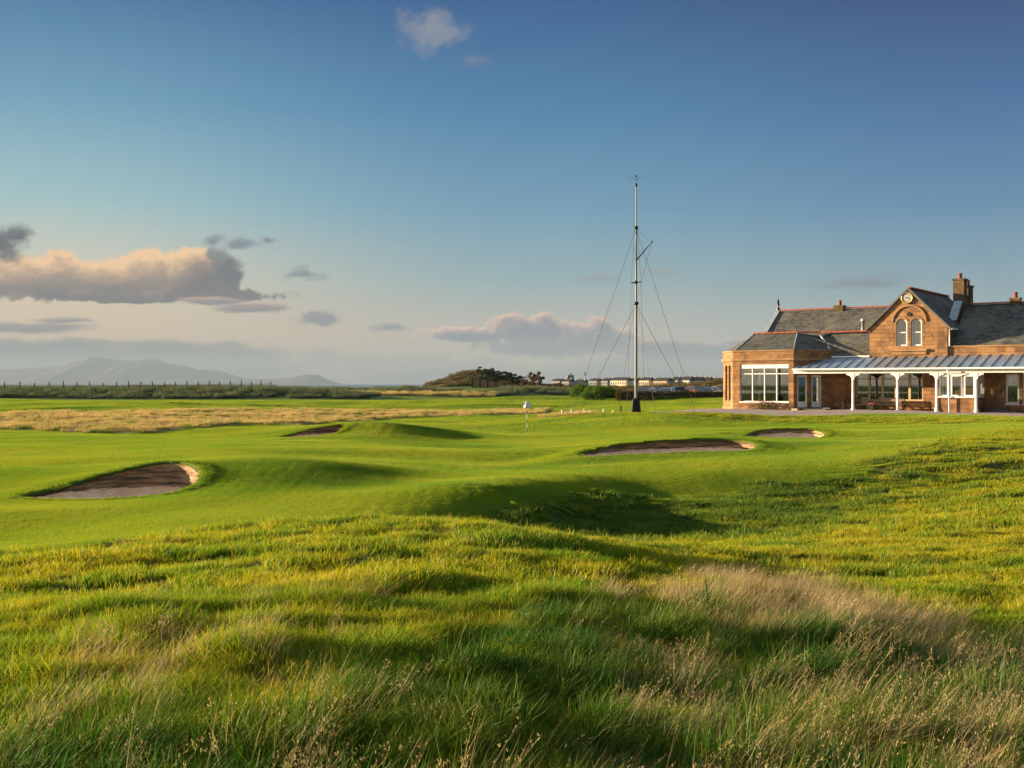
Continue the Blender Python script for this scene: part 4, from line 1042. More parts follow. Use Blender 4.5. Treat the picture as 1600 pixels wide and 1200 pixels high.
# --- bay with canted corners
zt = ZL(549, 1200, 0); zs = ZL(561.5, 1200, 0); print('bay top', zt, zs)
M1, L1 = plane(1145, 0, 1240, 0)
a_l, a_r = XA(1145, 0), XA(1240, 0)
M0, L0 = plane(1130, 2.1, 1145, 0)
M2, L2 = plane(1240, 0, 1303, BM)
print('lens', L0, L1, L2, a_l, a_r)
w = MB(M1)
k = L1 / 95.0
def s1(px): return XA(px, 0) - a_l
wz0, wz1 = ZL(627.5, 1195, 0), ZL(569, 1195, 0)
wall_open(w, 0, L1, GZ, zt, 0, 0.4, [(s1(1156), s1(1232), wz0, wz1)])
w.M = M0; c0 = [(L0 * .22, L0 * .46), (L0 * .56, L0 * .80)]
cz0, cz1 = ZL(626, 1138, 1), ZL(571, 1138, 1)
wall_open(w, 0, L0 - 0.003, GZ, zt, 0, 0.4, [(a, b, cz0, cz1) for a, b in c0])
w.M = M2; d0 = [(0.30, 1.12), (1.42, 2.24)]; dz1 = ZL(586, 1262, .8); print('door h', dz1)
wall_open(w, 0.003, L2, GZ, zt, 0, 0.4, [(a, b, 0.2, dz1) for a, b in d0])
w.M = Matrix.Identity(4); aL = XA(1130, 2.1)
w.box(aL, aL + 0.4, 2.1, 7.5, GZ, zt)
w.build('bay_wall', M_STONE, club)
# plinth, string course and coping follow the bay
def band(z0, z1, out, name, mat, sides=(0, 1, 2)):
    P = [Vector((aL, 7.5)), Vector((aL, 2.1)), Vector((a_l, 0)), Vector((a_r, 0)), Vector((XA(1303, BM), BM))]
    def off(dst):
        r = []
        for i, p in enumerate(P):
            ns = []
            for q0, q1 in ((i - 1, i), (i, i + 1)):
                if q0 < 0 or q1 >= len(P): continue
                d = (P[q1] - P[q0]).normalized(); ns.append(Vector((d.y, -d.x)))
            n = sum(ns, Vector((0, 0))).normalized(); r.append(p + n * (dst / max(.5, n.dot(ns[0]))))
        return r
    o_, i_ = off(out), off(-0.30); m = MB(); n = len(P)
    for i in range(n - 1): m.prismz([tuple(o_[i]), tuple(o_[i + 1]), tuple(i_[i + 1]), tuple(i_[i])], z0, z1)
    return m.build(name, mat, club)
band(zs - 0.09, zs + 0.09, 0.12, 'string_course', M_DRESS)
band(zt, zt + 0.10, 0.07, 'coping', M_DRESS)
band(GZ - 0.02, 0.18, 0.05, 'plinth', M_DRESS)
o = window(club, M1, s1(1156), s1(1232), wz0, wz1, 4, 0.12, transom=ZL(584, 1195, 0), fw=0.045, mull=0.075, blind=ZL(580, 1195, 0))
MB(M1).box(s1(1156), s1(1232), 0.06, 0.11, ZL(575.5, 1195, 0), wz1).build('shutter_box', M_WHITE, o)
for a, b in c0: window(club, M0, a, b, cz0, cz1, 1, 0.14, transom=ZL(583, 1138, 1), fw=0.05, mat=M_CREAM, sill=False)
for i, (a, b) in enumerate(d0):
    f = MB(M2); f.box(a, a + .13, .1, .17, .2, dz1); f.box(b - .13, b, .1, .17, .2, dz1); f.box(a + .13, b - .13, .1, .17, dz1 - .14, dz1); f.box(a + .13, b - .13, .1, .17, .2, .62)
    dd = f.build('door', M_WHITE, club); MB(M2).box(a + .13, b - .13, .13, .14, .62, dz1 - .14).build('pane', M_GLASS, dd)
    h = MB(M2); h.box(b - .10, b - .05, .06, .10, 1.05, 1.2); h.build('handle', M_METAL, dd)
curtain(club, M1, .35, .75, wz0, wz1, .6, M_CURT); curtain(club, M1, .75, 1.0, wz0, wz1, .65, M_RED); curtain(club, M1, 1.55, 1.8, wz0, wz1, .6, M_RED); curtain(club, M1, 3.3, 3.8, wz0, wz1, .6, M_RED)
curtain(club, M2, .66, .86, .3, dz1, .5, M_RED); curtain(club, M2, 1.78, 2.02, .3, dz1, .5, M_CURT)
# --- porch back wall with the five light window
xw0, xw1 = XA(1303, BM), XA(1800, BM)
mz0, mz1 = ZL(626, 1390, BM), ZL(577, 1390, BM); X5a, X5b = XA(1337, BM), XA(1442.5, BM)
xd0, xd1 = XA(1571, BM), XA(1592.5, BM); tz0, tz1 = ZL(631, 1580, BM), ZL(584, 1580, BM)
xe0, xe1 = XA(1598, BM), XA(1622, BM)
eav = ZL(557, 1390, BM)
w = MB(); wall_open(w, xw0, xw1, GZ, eav + .15, BM, BM + .4, [(X5a, X5b, mz0, mz1), (xd0, xd1, tz0, tz1), (xe0, xe1, tz0, tz1)]); w.box(XA(1481.5, BM), xw1, BM, BM + .4, eav + .15, ZL(541, 1540, BM))
w.build('main_wall', M_STONE, club)
I4 = Matrix.Translation((0, BM, 0))
window(club, I4, X5a, X5b, mz0, mz1, 5, 0.10, transom=ZL(592, 1390, BM), fw=0.10, mull=0.17, mat=M_CREAM)
window(club, I4, xd0, xd1, tz0, tz1, 1, 0.10, fw=0.12); window(club, I4, xe0, xe1, tz0, tz1, 1, 0.10, fw=0.12)
curtain(club, I4, xd0 + .1, xd0 + .35, tz0, tz1, .55, M_PALE); curtain(club, I4, xe0 + .1, xe0 + .35, tz0, tz1, .55, M_PALE)
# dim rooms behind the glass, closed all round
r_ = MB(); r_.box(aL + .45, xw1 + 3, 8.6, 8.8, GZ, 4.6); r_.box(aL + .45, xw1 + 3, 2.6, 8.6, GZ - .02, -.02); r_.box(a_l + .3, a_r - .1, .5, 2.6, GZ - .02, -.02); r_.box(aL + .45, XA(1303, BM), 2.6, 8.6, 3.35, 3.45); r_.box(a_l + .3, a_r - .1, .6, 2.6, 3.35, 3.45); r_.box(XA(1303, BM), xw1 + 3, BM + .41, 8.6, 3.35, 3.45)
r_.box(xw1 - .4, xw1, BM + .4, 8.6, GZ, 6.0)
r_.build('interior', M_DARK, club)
# --- white framed glazed bay between the last two porch posts
xp0, xp1 = XA(1466, 0), XA(1524, 0); bz = ZL(621.5, 1495, 0); bt = ZL(583, 1495, 0)
w = MB(); w.box(xp0, xp1, 0.02, .3, GZ, bz); w.box(xp1 - .3, xp1, .3, BM, GZ, bz); w.box(xp0, xp0 + .3, .3, BM, GZ, bz); w.build('dado_wall', M_STONE, club)
ws = [(XA(1467, 0), XA(1482, 0)), (XA(1485, 0), XA(1503, 0)), (XA(1505.5, 0), XA(1523, 0))]
for i, (a, b) in enumerate(ws): window(club, Matrix.Identity(4), a, b, bz + .09, bt - .12, 1, 0.05, fw=0.10)
f = MB(); f.box(xp0, xp1, .06, .16, bt - .11, bt + .25); f.box(xp1 - .12, xp1 - .02, .3, BM, 2.0, bt + .25)
for i in range(5):
    y = .35 + i * (BM - .45) / 4; f.box(xp1 - .1, xp1 + .0, y - .045, y + .045, bz, 2.0)
f.box(xp1 - .08, xp1 - .03, .3, BM, bz, 1.25)
f.build('panelling', M_WHITE, club)
MB().box(xp1 - .065, xp1 - .055, .3, BM, 1.25, 2.0).build('pane', M_GLASS, club)
curtain(club, Matrix.Identity(4), ws[0][0] + .1, ws[0][1] - .1, bz, bt, .4, M_PALE)
# --- porch: floor, posts, beam, gutter, seamed zinc roof
zeave = ZL(575.5, 1390, -.45); zbeam = ZL(583, 1390, -.1); xe_ = XA(1800, 0)
print('eave', zeave, 'beam', zbeam, 'top', eav)
fl = MB(); fl.prismz([(a_r + .05, -0.25), (xe_, -0.25), (xe_, BM - .02), (XA(1303, BM) + .03, BM - .02)], GZ - .1, 0.0); fl.build('porch_floor', M_TILEFLOOR, club)
beam = MB(); beam.box(a_r + .02, xe_, -.10, .06, zbeam, zeave - .06); beam.build('porch_beam', M_WHITE, club)
gut = MB(); gut.box(XA(1238, -.45), xe_, -.52, -.40, zeave - .08, zeave + .03); gut.box(XA(1240, -.4), xe_, -.40, -.11, zeave - .09, zeave - .06); gut.build('gutter', M_WHITE, club)
def post(px, both=True):
    a = XA(px, 0); p = MB(Matrix.Translation((a, 0, 0)))
    p.lathe([(.15, 0), (.15, .16), (.125, .22), (.105, .26), (.095, .5), (.09, zbeam - .5), (.115, zbeam - .46), (.10, zbeam - .42)], n=12)
    p.box(-.10, .10, -.075, .075, zbeam - .44, zbeam)
    for sg in (-1, 1):
        pts = [(sg * .10, zbeam - .42)]
        for t in range(0, 7): q = t / 6 * math.pi / 2; pts.append((sg * (.10 + .36 * (1 - math.cos(q))), zbeam - .42 + .30 * math.sin(q)))
        pts += [(sg * .46, zbeam - .003), (sg * .10, zbeam - .003)]
        p.prism(pts, -.05, .05)
    return p.build('porch_post', M_WHITE, club)
for px in (1333, 1402.5, 1463.5, 1525.5, 1592 + 20, 1680): post(px)
zr = eav
def roofz(y): return zeave + (zr - zeave) * (y + .45) / (BM + .45)
rf = MB(); rf.slab([(a_r + .02, -.46, zeave), (xe_, -.46, zeave), (xe_, BM - .003, zr), (XA(1303, BM), BM - .003, zr), (a_r + .15, .1, roofz(.1))], .05)
porch_roof = rf.build('porch_roof', M_ZINC, club)
x = a_r + .35
while x < xe_ - .2:
    ye = BM - .02
    if x < XA(1303, BM): ye = (x - a_r) / (XA(1303, BM) - a_r) * BM - .1
    if ye > -.2:
        sm = MB(); y0, y1 = -.46, ye; z0, z1 = roofz(y0), roofz(y1)
        sm.add([(x - .03, y0, z0 - .005), (x + .03, y0, z0 - .005), (x + .03, y1, z1 - .005), (x - .03, y1, z1 - .005), (x - .022, y0, z0 + .06), (x + .022, y0, z0 + .06), (x + .022, y1, z1 + .06), (x - .022, y1, z1 + .06)],
               [(0, 3, 2, 1), (4, 5, 6, 7), (0, 1, 5, 4), (2, 3, 7, 6), (0, 4, 7, 3), (1, 2, 6, 5)]); sm.build('seam', M_LEAD, porch_roof)
    x += .70
# downpipe before the glazed bay
dp = MB(); xx = XA(1481.5, -.3); dp.tube([(xx, -.46, zeave - .08), (xx, -.46, zeave - .22), (xx + .03, -.2, zeave - .5), (xx + .03, -.2, GZ)], .05); dp.build('downpipe', M_WHITE, club)
# --- gable block with the clock
xg0, xg1 = XA(1360, BM), XA(1481.5, BM); gb = BM - .16
ga, gz_e, gz_a = XA(1420, gb), ZL(512, 1365, gb), ZL(452, 1420, gb); gzb = eav - .1
print('gable', xg0, xg1, ga, gz_e, gz_a)
warch = []; wn = [(XA(1400.5, gb), XA(1417.5, gb)), (XA(1423.5, gb), XA(1440.5, gb))]; az0, az1 = ZL(540.5, 1420, gb), ZL(506, 1420, gb)
gm = MB(); wall_open(gm, xg0, xg1, gzb, gz_e, gb, gb + .4, [(a, b, az0, min(az1, gz_e)) for a, b in wn])
# masonry over the arches: fill between arch and gable slopes
top = []
def slope_z(x): return gz_e + (gz_a - gz_e) * (1 - abs(x - ga) / ((xg1 - ga) if x > ga else (ga - xg0)))
xs = sorted(set([xg0, xg1, ga] + [xg0 + (xg1 - xg0) * i / 80 for i in range(81)] + [v for p in wn for v in p]))
def arch_top(x):
    for a, b in wn:
        if a < x < b: r = (b - a) / 2; return az1 + math.sqrt(max(0, r * r - (x - (a + b) / 2) ** 2))
    return None
for i in range(len(xs) - 1):
    x0_, x1_ = xs[i], xs[i + 1]; m_ = (x0_ + x1_) / 2
    if arch_top(m_) is not None:
        a, b = [p for p in wn if p[0] < m_ < p[1]][0]; r = (b - a) / 2; c_ = (a + b) / 2
        l0 = az1 + math.sqrt(max(0, r * r - (x0_ - c_) ** 2)); l1 = az1 + math.sqrt(max(0, r * r - (x1_ - c_) ** 2))
        if az1 < gz_e: l0, l1 = max(l0, gz_e) if False else l0, l1
    else: l0 = l1 = gz_e
    gm.prism([(x0_, l0), (x1_, l1), (x1_, slope_z(x1_)), (x0_, slope_z(x0_))], gb, gb + .4)
gm.box(xg1 - .4, xg1, gb + .4, 7.5, gzb, gz_e); gm.box(xg0, xg0 + .4, gb + .4, 7.5, gzb, gz_e)
gable = gm.build('gable_wall', M_STONE, club)
# arched windows
for a, b in wn:
    c_, r = (a + b) / 2, (b - a) / 2; y = gb + .12; fr = MB(); n = 14
    outer = [(a, az0)] + [(c_ - r * math.cos(math.pi * i / n), az1 + r * math.sin(math.pi * i / n)) for i in range(n + 1)] + [(b, az0)]
    ri = r - .10; inner = [(a + .10, az0 + .10)] + [(c_ - ri * math.cos(math.pi * i / n), az1 + ri * math.sin(math.pi * i / n)) for i in range(n + 1)] + [(b - .10, az0 + .10)]
    for i in range(len(outer)):
        j = (i + 1) % len(outer); fr.prism([outer[i], outer[j], inner[j], inner[i]], y, y + .08)
    fr.box(a + .10, b - .10, y - .01, y + .07, (az0 + az1) / 2 + .15, (az0 + az1) / 2 + .22)
    o = fr.build('window', M_WHITE, club); MB().prism(inner, y + .04, y + .05).build('pane', M_GLASS, o)
    MB().prism([(p[0], p[1]) for p in [(a + .1, az0 + .1), (b - .1, az0 + .1), (b - .1, (az0 + az1) / 2 + .15), (a + .1, (az0 + az1) / 2 + .15)]], y + .09, y + .10).build('blind', M_BLIND, o)
MB().box(xg0 + .5, xg1 - .5, gb + 1.6, gb + 1.7, gzb, gz_e).build('back_partition', M_DARK, club)
# hood mould, sill and eaves stones
hd = MB(); hc, hz = XA(1420.5, gb), ZL(503, 1420, gb); R1 = (XA(1448, gb) - XA(1393, gb)) / 2; n = 24
for i in range(n):
    q0, q1 = math.pi * i / n, math.pi * (i + 1) / n
    hd.prism([(hc - R1 * math.cos(q0), hz + R1 * math.sin(q0)), (hc - R1 * math.cos(q1), hz + R1 * math.sin(q1)), (hc - (R1 - .13) * math.cos(q1), hz + (R1 - .13) * math.sin(q1)), (hc - (R1 - .13) * math.cos(q0), hz + (R1 - .13) * math.sin(q0))], gb - .10, gb + .02)
hd.build('hood_mould', M_DRESS, club)
rs = MB()
for a, b in wn:
    c_, r = (a + b) / 2, (b - a) / 2 + .015
    for i in range(14):
        q0, q1 = math.pi * i / 14, math.pi * (i + 1) / 14; r2 = r + .12
        rs.prism([(c_ - r2 * math.cos(q0), az1 + r2 * math.sin(q0)), (c_ - r2 * math.cos(q1), az1 + r2 * math.sin(q1)), (c_ - r * math.cos(q1), az1 + r * math.sin(q1)), (c_ - r * math.cos(q0), az1 + r * math.sin(q0))], gb - .04, gb + .05)
rs.build('arch_stones', M_DRESS, club)
MB(Matrix.Translation((hc, gb - .03, ZL(491, 1420, gb))) @ Matrix.Rotation(R(90), 4, 'X')).lathe([(.14, -.03), (.14, .03)], n=16).build('roundel', M_BLACK, club)
sl = MB(); sl.box(XA(1392.5, gb), XA(1449, gb), gb - .20, gb - .003, ZL(549, 1420, gb), ZL(545.5, 1420, gb)); sl.box(XA(1394, gb), XA(1447.5, gb), gb - .10, gb - .003, ZL(554, 1420, gb), ZL(549.2, 1420, gb)); sl.build('sill_band', M_DRESS, club)
# clock
cx_, cz_ = XA(1418, gb), ZL(465.5, 1418, gb); Mc = Matrix.Translation((cx_, gb - .10, cz_)) @ Matrix.Rotation(R(90), 4, 'X')
cr = (XA(1427.5, gb) - XA(1408.5, gb)) / 2
ck = MB(Mc).lathe([(cr * .80, -.10), (cr, -.10), (cr * 1.02, .0), (cr * .95, .06), (cr * .80, .07), (cr * .80, -.02)], n=36).build('clock', M_GILT, club)
MB(Mc).lathe([(cr * .795, -.05), (cr * .795, .03)], n=36).build('dial', plain('clock dial', (0.30, 0.31, 0.33), 0.5), ck)
for i in range(12):
    hh = MB(Mc)
    q = i * math.pi / 6; c_, s_ = math.cos(q), math.sin(q); wq = .018 if i % 3 else .032
    hh.add([(c_ * cr * .58 - s_ * wq, s_ * cr * .58 + c_ * wq, .036), (c_ * cr * .58 + s_ * wq, s_ * cr * .58 - c_ * wq, .036), (c_ * cr * .74 + s_ * wq, s_ * cr * .74 - c_ * wq, .036), (c_ * cr * .74 - s_ * wq, s_ * cr * .74 + c_ * wq, .036)], [(0, 1, 2, 3)]); hh.build('hour_mark', M_BLACK, ck)
for q, ln, wq in ((R(-28), .62, .022), (R(-8), .45, .032)):
    c_, s_ = math.cos(q), math.sin(q); l = cr * ln; hh = MB(Mc)
    hh.add([(-c_ * .08 - s_ * wq, -s_ * .08 + c_ * wq, .042), (-c_ * .08 + s_ * wq, -s_ * .08 - c_ * wq, .042), (c_ * l + s_ * wq * .5, s_ * l - c_ * wq * .5, .042), (c_ * l - s_ * wq * .5, s_ * l + c_ * wq * .5, .042)], [(0, 1, 2, 3)]); hh.build('clock_hand', M_BLACK, ck)
# gable roof: two slopes with dark barge edges, red ridge
gy1 = 12.3; ov = .12
vl = Vector((xg0 - .25, 0, slope_z(xg0) - .25 * (gz_a - gz_e) / (ga - xg0))); vr = Vector((xg1 + .25, 0, slope_z(xg1) - .25 * (gz_a - gz_e) / (xg1 - ga))); ap = Vector((ga, 0, gz_a))
up = Vector((0, 0, .09))
def sl3(p, y): return (p.x, y, p.z + .09)
g1 = MB(); g1.slab([sl3(vl, gb - ov), sl3(ap, gb - ov), sl3(ap, gy1), sl3(vl, gy1)], .09); g1.slab([sl3(ap, gb - ov), sl3(vr, gb - ov), sl3(vr, gy1), sl3(ap, gy1)], .09)
groof = g1.build('gable_roof', M_SLATE, club)
for p, q in ((vl, ap), (ap, vr)):
    bg_ = MB(); bg_.add([(p.x, gb - ov - .05, p.z - .02), (q.x, gb - ov - .05, q.z - .02), (q.x, gb - ov - .05, q.z + .12), (p.x, gb - ov - .05, p.z + .12), (p.x, gb - ov - .003, p.z - .10), (q.x, gb - ov - .003, q.z - .10), (q.x, gb - ov - .003, q.z + .12), (p.x, gb - ov - .003, p.z + .12)], [(0, 1, 2, 3), (7, 6, 5, 4), (3, 2, 6, 7), (0, 4, 5, 1), (0, 3, 7, 4), (1, 5, 6, 2)]); bg_.build('barge_board', M_STEP, groof)


def ridge(p, q, name='ridge_tiles', parent=None, r=.12):
    p, q = Vector(p), Vector(q); L = (q - p).length; n = max(2, int(L / .45)); d = (q - p) / n; m = MB(); sd = Vector((0, 0, 1)).cross(d).normalized()
    for i in range(n):
        a, b = p + d * i, p + d * (i + 1) - d * .05
        vs = []
        for e, k in ((a, 1.0), (b, 1.12)):
            for t in (-1, -.6, 0, .6, 1): vs.append(tuple(e + sd * (t * r * k * 1.25) + Vector((0, 0, r * k * (1 - t * t) * .9 - .02))))
        m.add(vs, [(j, j + 1, j + 6, j + 5)[::-1] for j in range(4)] + [(0, 1, 2, 3, 4), (9, 8, 7, 6, 5)])
    return m.build(name, M_TERRA, parent or club)
ridge((ga, gb + .1, gz_a + .12), (ga, gy1, gz_a + .12), parent=groof)
# gutter on the right eave of the gable
gt = MB(); gt.box(xg1 + .2, xg1 + .34, gb, gb + 1.4, vr.z - .02, vr.z + .09); gt.tube([(xg1 + .12, gb + .05, vr.z), (xg1 + .12, gb + .05, ZL(541, 1485, BM))], .045); gt.build('gutter', M_WHITE, club)
# --- main roof on the right
yr0 = BM - .05; zq0 = ZL(541.5, 1540, BM); yr1 = 7.2; zq1 = ZL(474.5, 1560, yr1); xr0, xr1 = xg1 + .02, xe_ + 1
rr = MB(); rr.slab([(xr0, yr0 + .35, zq0), (xr1, yr0 + .35, zq0), (xr1, yr1, zq1), (xr0, yr1, zq1)], .1); rr.slab([(xr0, yr1, zq1), (xr1, yr1, zq1), (xr1, 12, zq0), (xr0, 12, zq0)], .1)
mroof = rr.build('main_roof', M_SLATE, club); ridge((XA(1514, yr1), yr1, zq1 + .04), (xr1, yr1, zq1 + .04), parent=mroof)
MB().box(xr0, xr1, BM - .06, BM + .38, zq0 - .003, zq0 + .10).build('coping', M_DRESS, club)
# --- slate roof over the bay and the wing between bay and gable
yb = 3.6; zb = ZL(520.5, 1240, yb); zc = zt + .10; xbL, xbR = XA(1178, yb), xg0
xin = XA(1303, BM)
br_ = MB(); e = .12
A_ = (aL + .15, 2.3, zc); B_ = (a_l + .1, .25, zc); C_ = (a_r - .1, .25, zc); D_ = (xin - .35, BM + .15, zc); Rl = (xbL, yb, zb); Rr = (XA(1246, yb), yb, zb)
br_.slab([B_, C_, Rr, Rl], .08); br_.slab([A_, B_, Rl], .08); br_.slab([C_, D_, Rr], .08); br_.slab([A_, Rl, (aL + .15, 6, zc)], .08); br_.slab([Rl, Rr, (xin, 7, zc), (aL + .15, 7, zc)], .08)
zwe = ZL(556.5, 1330, BM)
br_.slab([(xin - .5, BM - .12, zwe), (xg0 - .003, BM - .12, zwe), (xg0 - .003, yb + 1.2, zb), (Rr[0], yb + 1.2, zb), (Rr[0], yb, zb)], .08)
broof = br_.build('bay_roof', M_SLATE, club)
ridge((xbL, yb, zb + .03), (Rr[0], yb, zb + .03), parent=broof); ridge((Rr[0], yb, zb + .03), (XA(1282, yb + .9), yb + .8, zb + .02), parent=broof); ridge((XA(1282, yb + .9), yb + .8, zb + .02), (xg0, yb + 1.2, zb + .03), parent=broof)
for pp, r__ in (([C_, (Rr[0], yb, zb + .03)], .04), ([B_, Rl], .05), ([D_, (XA(1283, yb + .6), yb + .5, zb - .2)], .09)): MB().tube(pp, r__, 6).build('hip_flashing', M_LEAD, broof)
MB().box(XA(1301, BM) , xg0, BM - .24, BM - .12, zwe - .09, zwe + .02).build('gutter', M_WHITE, club)
# --- higher hall roof behind with stone gable skew and finial
yh = 11.0; zh0, zh1 = ZL(520, 1205, yh - 3.4), ZL(486.5, 1222, yh); xh0, xh1 = XA(1217, yh), XA(1400, yh)
hr = MB(); xs0 = XA(1200, yh - 3.4)
hr.slab([(xh0, yh - 3.4, zh0 - .6), (xh1, yh - 3.4, zh0 - .6), (xh1, yh, zh1), (xh0, yh, zh1)], .1); hr.slab([(xh0, yh, zh1), (xh1, yh, zh1), (xh1, yh + 3.4, zh0), (xh0, yh + 3.4, zh0)], .1)
hroof = hr.build('hall_roof', M_SLATE, club); ridge((xh0 + .15, yh, zh1 + .05), (xh1, yh, zh1 + .05), parent=hroof)
sk = MB(); sk.slab([(xh0 - .25, yh - 3.5, zh0 - .6 + .14), (xh0 + .12, yh - 3.5, zh0 - .6 + .14), (xh0 + .12, yh, zh1 + .16), (xh0 - .25, yh, zh1 + .16)], .24); sk.slab([(xh0 - .25, yh, zh1 + .16), (xh0 + .12, yh, zh1 + .16), (xh0 + .12, yh + 3.5, zh0 + .14), (xh0 - .25, yh + 3.5, zh0 + .14)], .24); sk.build('gable_skew', M_LEAD, hroof)
MB().box(xh0 - .2, xh0 + .2, yh - 3.3, yh + 3.3, GZ, zh0 - .62).build('hall_wall', M_STONE, club)
gw = MB(Matrix.Translation((xh0 - .18, 0, 0)) @ Matrix.Rotation(R(90), 4, 'Z')); gw.prism([(yh - 3.3, zh0 - .62), (yh + 3.3, zh0 - .62), (yh, zh1 - .02)], -.3, .0); gw.build('hall_gable', M_STONE, club)
MB(Matrix.Translation((xh0 - .06, yh, zh1 + .1))).lathe([(.16, 0), (.16, .15), (.09, .2), (.07, .42), (.16, .46), (.16, .52), (.06, .6), (.12, .74), (.10, .82), (.03, .9), (.02, 1.12)], n=8, smooth=False).build('finial', M_BLACK, club)
# --- chimneys and flue
def chimney(px0, px1, ytop, ybot, b, dep, pots, name='chimney'):
    a, c_ = XA(px0, b), XA(px1, b); zt_, zb_ = ZL(ytop, (px0 + px1) / 2, b), ZL(ybot, (px0 + px1) / 2, b); m = MB()
    m.box(a, c_, b, b + dep, zb_, zt_ - .12); m.box(a - .07, c_ + .07, b - .07, b + dep + .07, zt_ - .12, zt_); m.box(a - .04, c_ + .04, b - .04, b + dep + .04, zb_ + (zt_ - zb_) * .45, zb_ + (zt_ - zb_) * .5 + .04)
    o = m.build(name, M_CHIM, club)
    for i in range(pots):
        q = b + dep * (i + .5) / pots
        MB(Matrix.Translation(((a + c_) / 2, q, zt_))).lathe([(.17, 0), (.15, .05), (.13, .3), (.17, .34), (.17, .4), (.12, .4), (.12, .3)], n=12).build('chimney_pot', M_POT, o)
    return o
chimney(1303.5, 1317, 477, 490, yh - .3, .6, 1)
chimney(1489, 1506, 435, 510, 6.3, .9, 1); chimney(1504, 1516, 446, 505, 7.5, .8, 1)
chimney(1578, 1593, 465, 480, yr1 - .2, .5, 1)
cf = MB(); xa, xb = XA(1490, 6.1), XA(1503, 6.1); cf.slab([(xa, 6.25, ZL(470, 1497, 6.2)), (xb, 6.25, ZL(470, 1497, 6.2)), (xb - .1, 5.0, ZL(500, 1497, 5)), (xa - .1, 5.0, ZL(500, 1497, 5))], .15); cf.build('chimney_flashing', M_LEAD, club)
fx, fy = XA(1348.5, 6.0), 6.0
MB(Matrix.Translation((fx, fy, 0))).lathe([(.13, ZL(520, 1348, 6)), (.13, ZL(503, 1348, 6)), (.17, ZL(502.5, 1348, 6)), (.17, ZL(499, 1348, 6)), (.10, ZL(497.5, 1348, 6))], n=14).build('flue', M_METAL, club)
# --- steps
st = MB(); st.box(a_r + .5, XA(1300, 1.4), .2, BM - .1, .001, .10); st.box(a_r + .9, XA(1300, 1.4) + .1, .75, BM - .1, .10, .19); st.build('door_steps', M_STEP, club)
MB().box(a_r + .02, a_r + .48, -.5, -.02, GZ - .05, .12).build('plinth_block', M_CREAM, club)
st = MB(); st.box(xp1 + .25, xp1 + 2.3, 1.2, BM - .01, .001, .14); st.box(xp1 + .25, xp1 + 1.6, 1.7, BM - .012, .14, .27); st.build('door_steps', M_STEP, club)

# world <-> clubhouse
def LW(a, b, z=0.0): return (OX + a * CD + b * SD, OY - a * SD + b * CD, FZ + z)

# ------------------------------------------------------------------ benches on the porch
def bench(loc, rz, label):
    r_ = root('bench', label, 'bench', loc, rz, 'dark wooden benches on the porch')
    m = MB()
    for i in range(5): m.box(-.92, .92, -.23 + i * .09, -.16 + i * .09, .42, .45)
    m.build('seat', M_WOOD, r_)
    m = MB(); m.box(-.92, .92, .24, .28, .86, .93); m.box(-.92, .92, .24, .28, .50, .55)
    for i in range(19): x = -.86 + i * 1.72 / 18; m.box(x - .018, x + .018, .25, .27, .551, .859)
    m.build('backrest', M_WOOD, r_)
    for sx in (-.92, .88):
        for sy, h in ((-.25, .64), (.24, .90)): MB().box(sx, sx + .055, sy, sy + .055, 0, h).build('leg', M_WOOD, r_)
        MB().box(sx - .01, sx + .065, -.28, .30, .641, .675).build('armrest', M_WOOD, r_)
    return r_
b1 = (XA(1316, 1.5) + XA(1360, 1.5)) / 2; b2 = (XA(1369, 1.5) + XA(1414, 1.5)) / 2
bench(LW(b1, 1.5), -TH, 'dark slatted bench partly behind the first white porch post')
bench(LW(b2, 1.5), -TH, 'dark slatted bench behind the second white porch post and the flower tub')

# ------------------------------------------------------------------ flowers
M_LEAFD = plain('flower foliage', (0.035, 0.07, 0.02), 0.7, var=0.4, scale=20)
M_PINK = plain('pink petals', (0.62, 0.16, 0.22), 0.7, var=0.25, scale=30); M_WPET = plain('white petals', (0.75, 0.68, 0.62), 0.7, var=0.1)
M_REDP = plain('red petals', (0.55, 0.05, 0.06), 0.7, var=0.2)


def leafcloud(n, size, fn, flat=False):
    m = MB(); rg = np.random.default_rng(5)
    for i in range(n):
        c = Vector(fn(rg)); a = Vector(rg.normal(0, 1, 3)).normalized(); b = a.cross(Vector(rg.normal(0, 1, 3))).normalized(); s_ = size * rg.uniform(.6, 1.3)
        m.add([c - a * s_, c + b * s_ * .5, c + a * s_, c - b * s_ * .5], [(0, 1, 2, 3)])
    return m


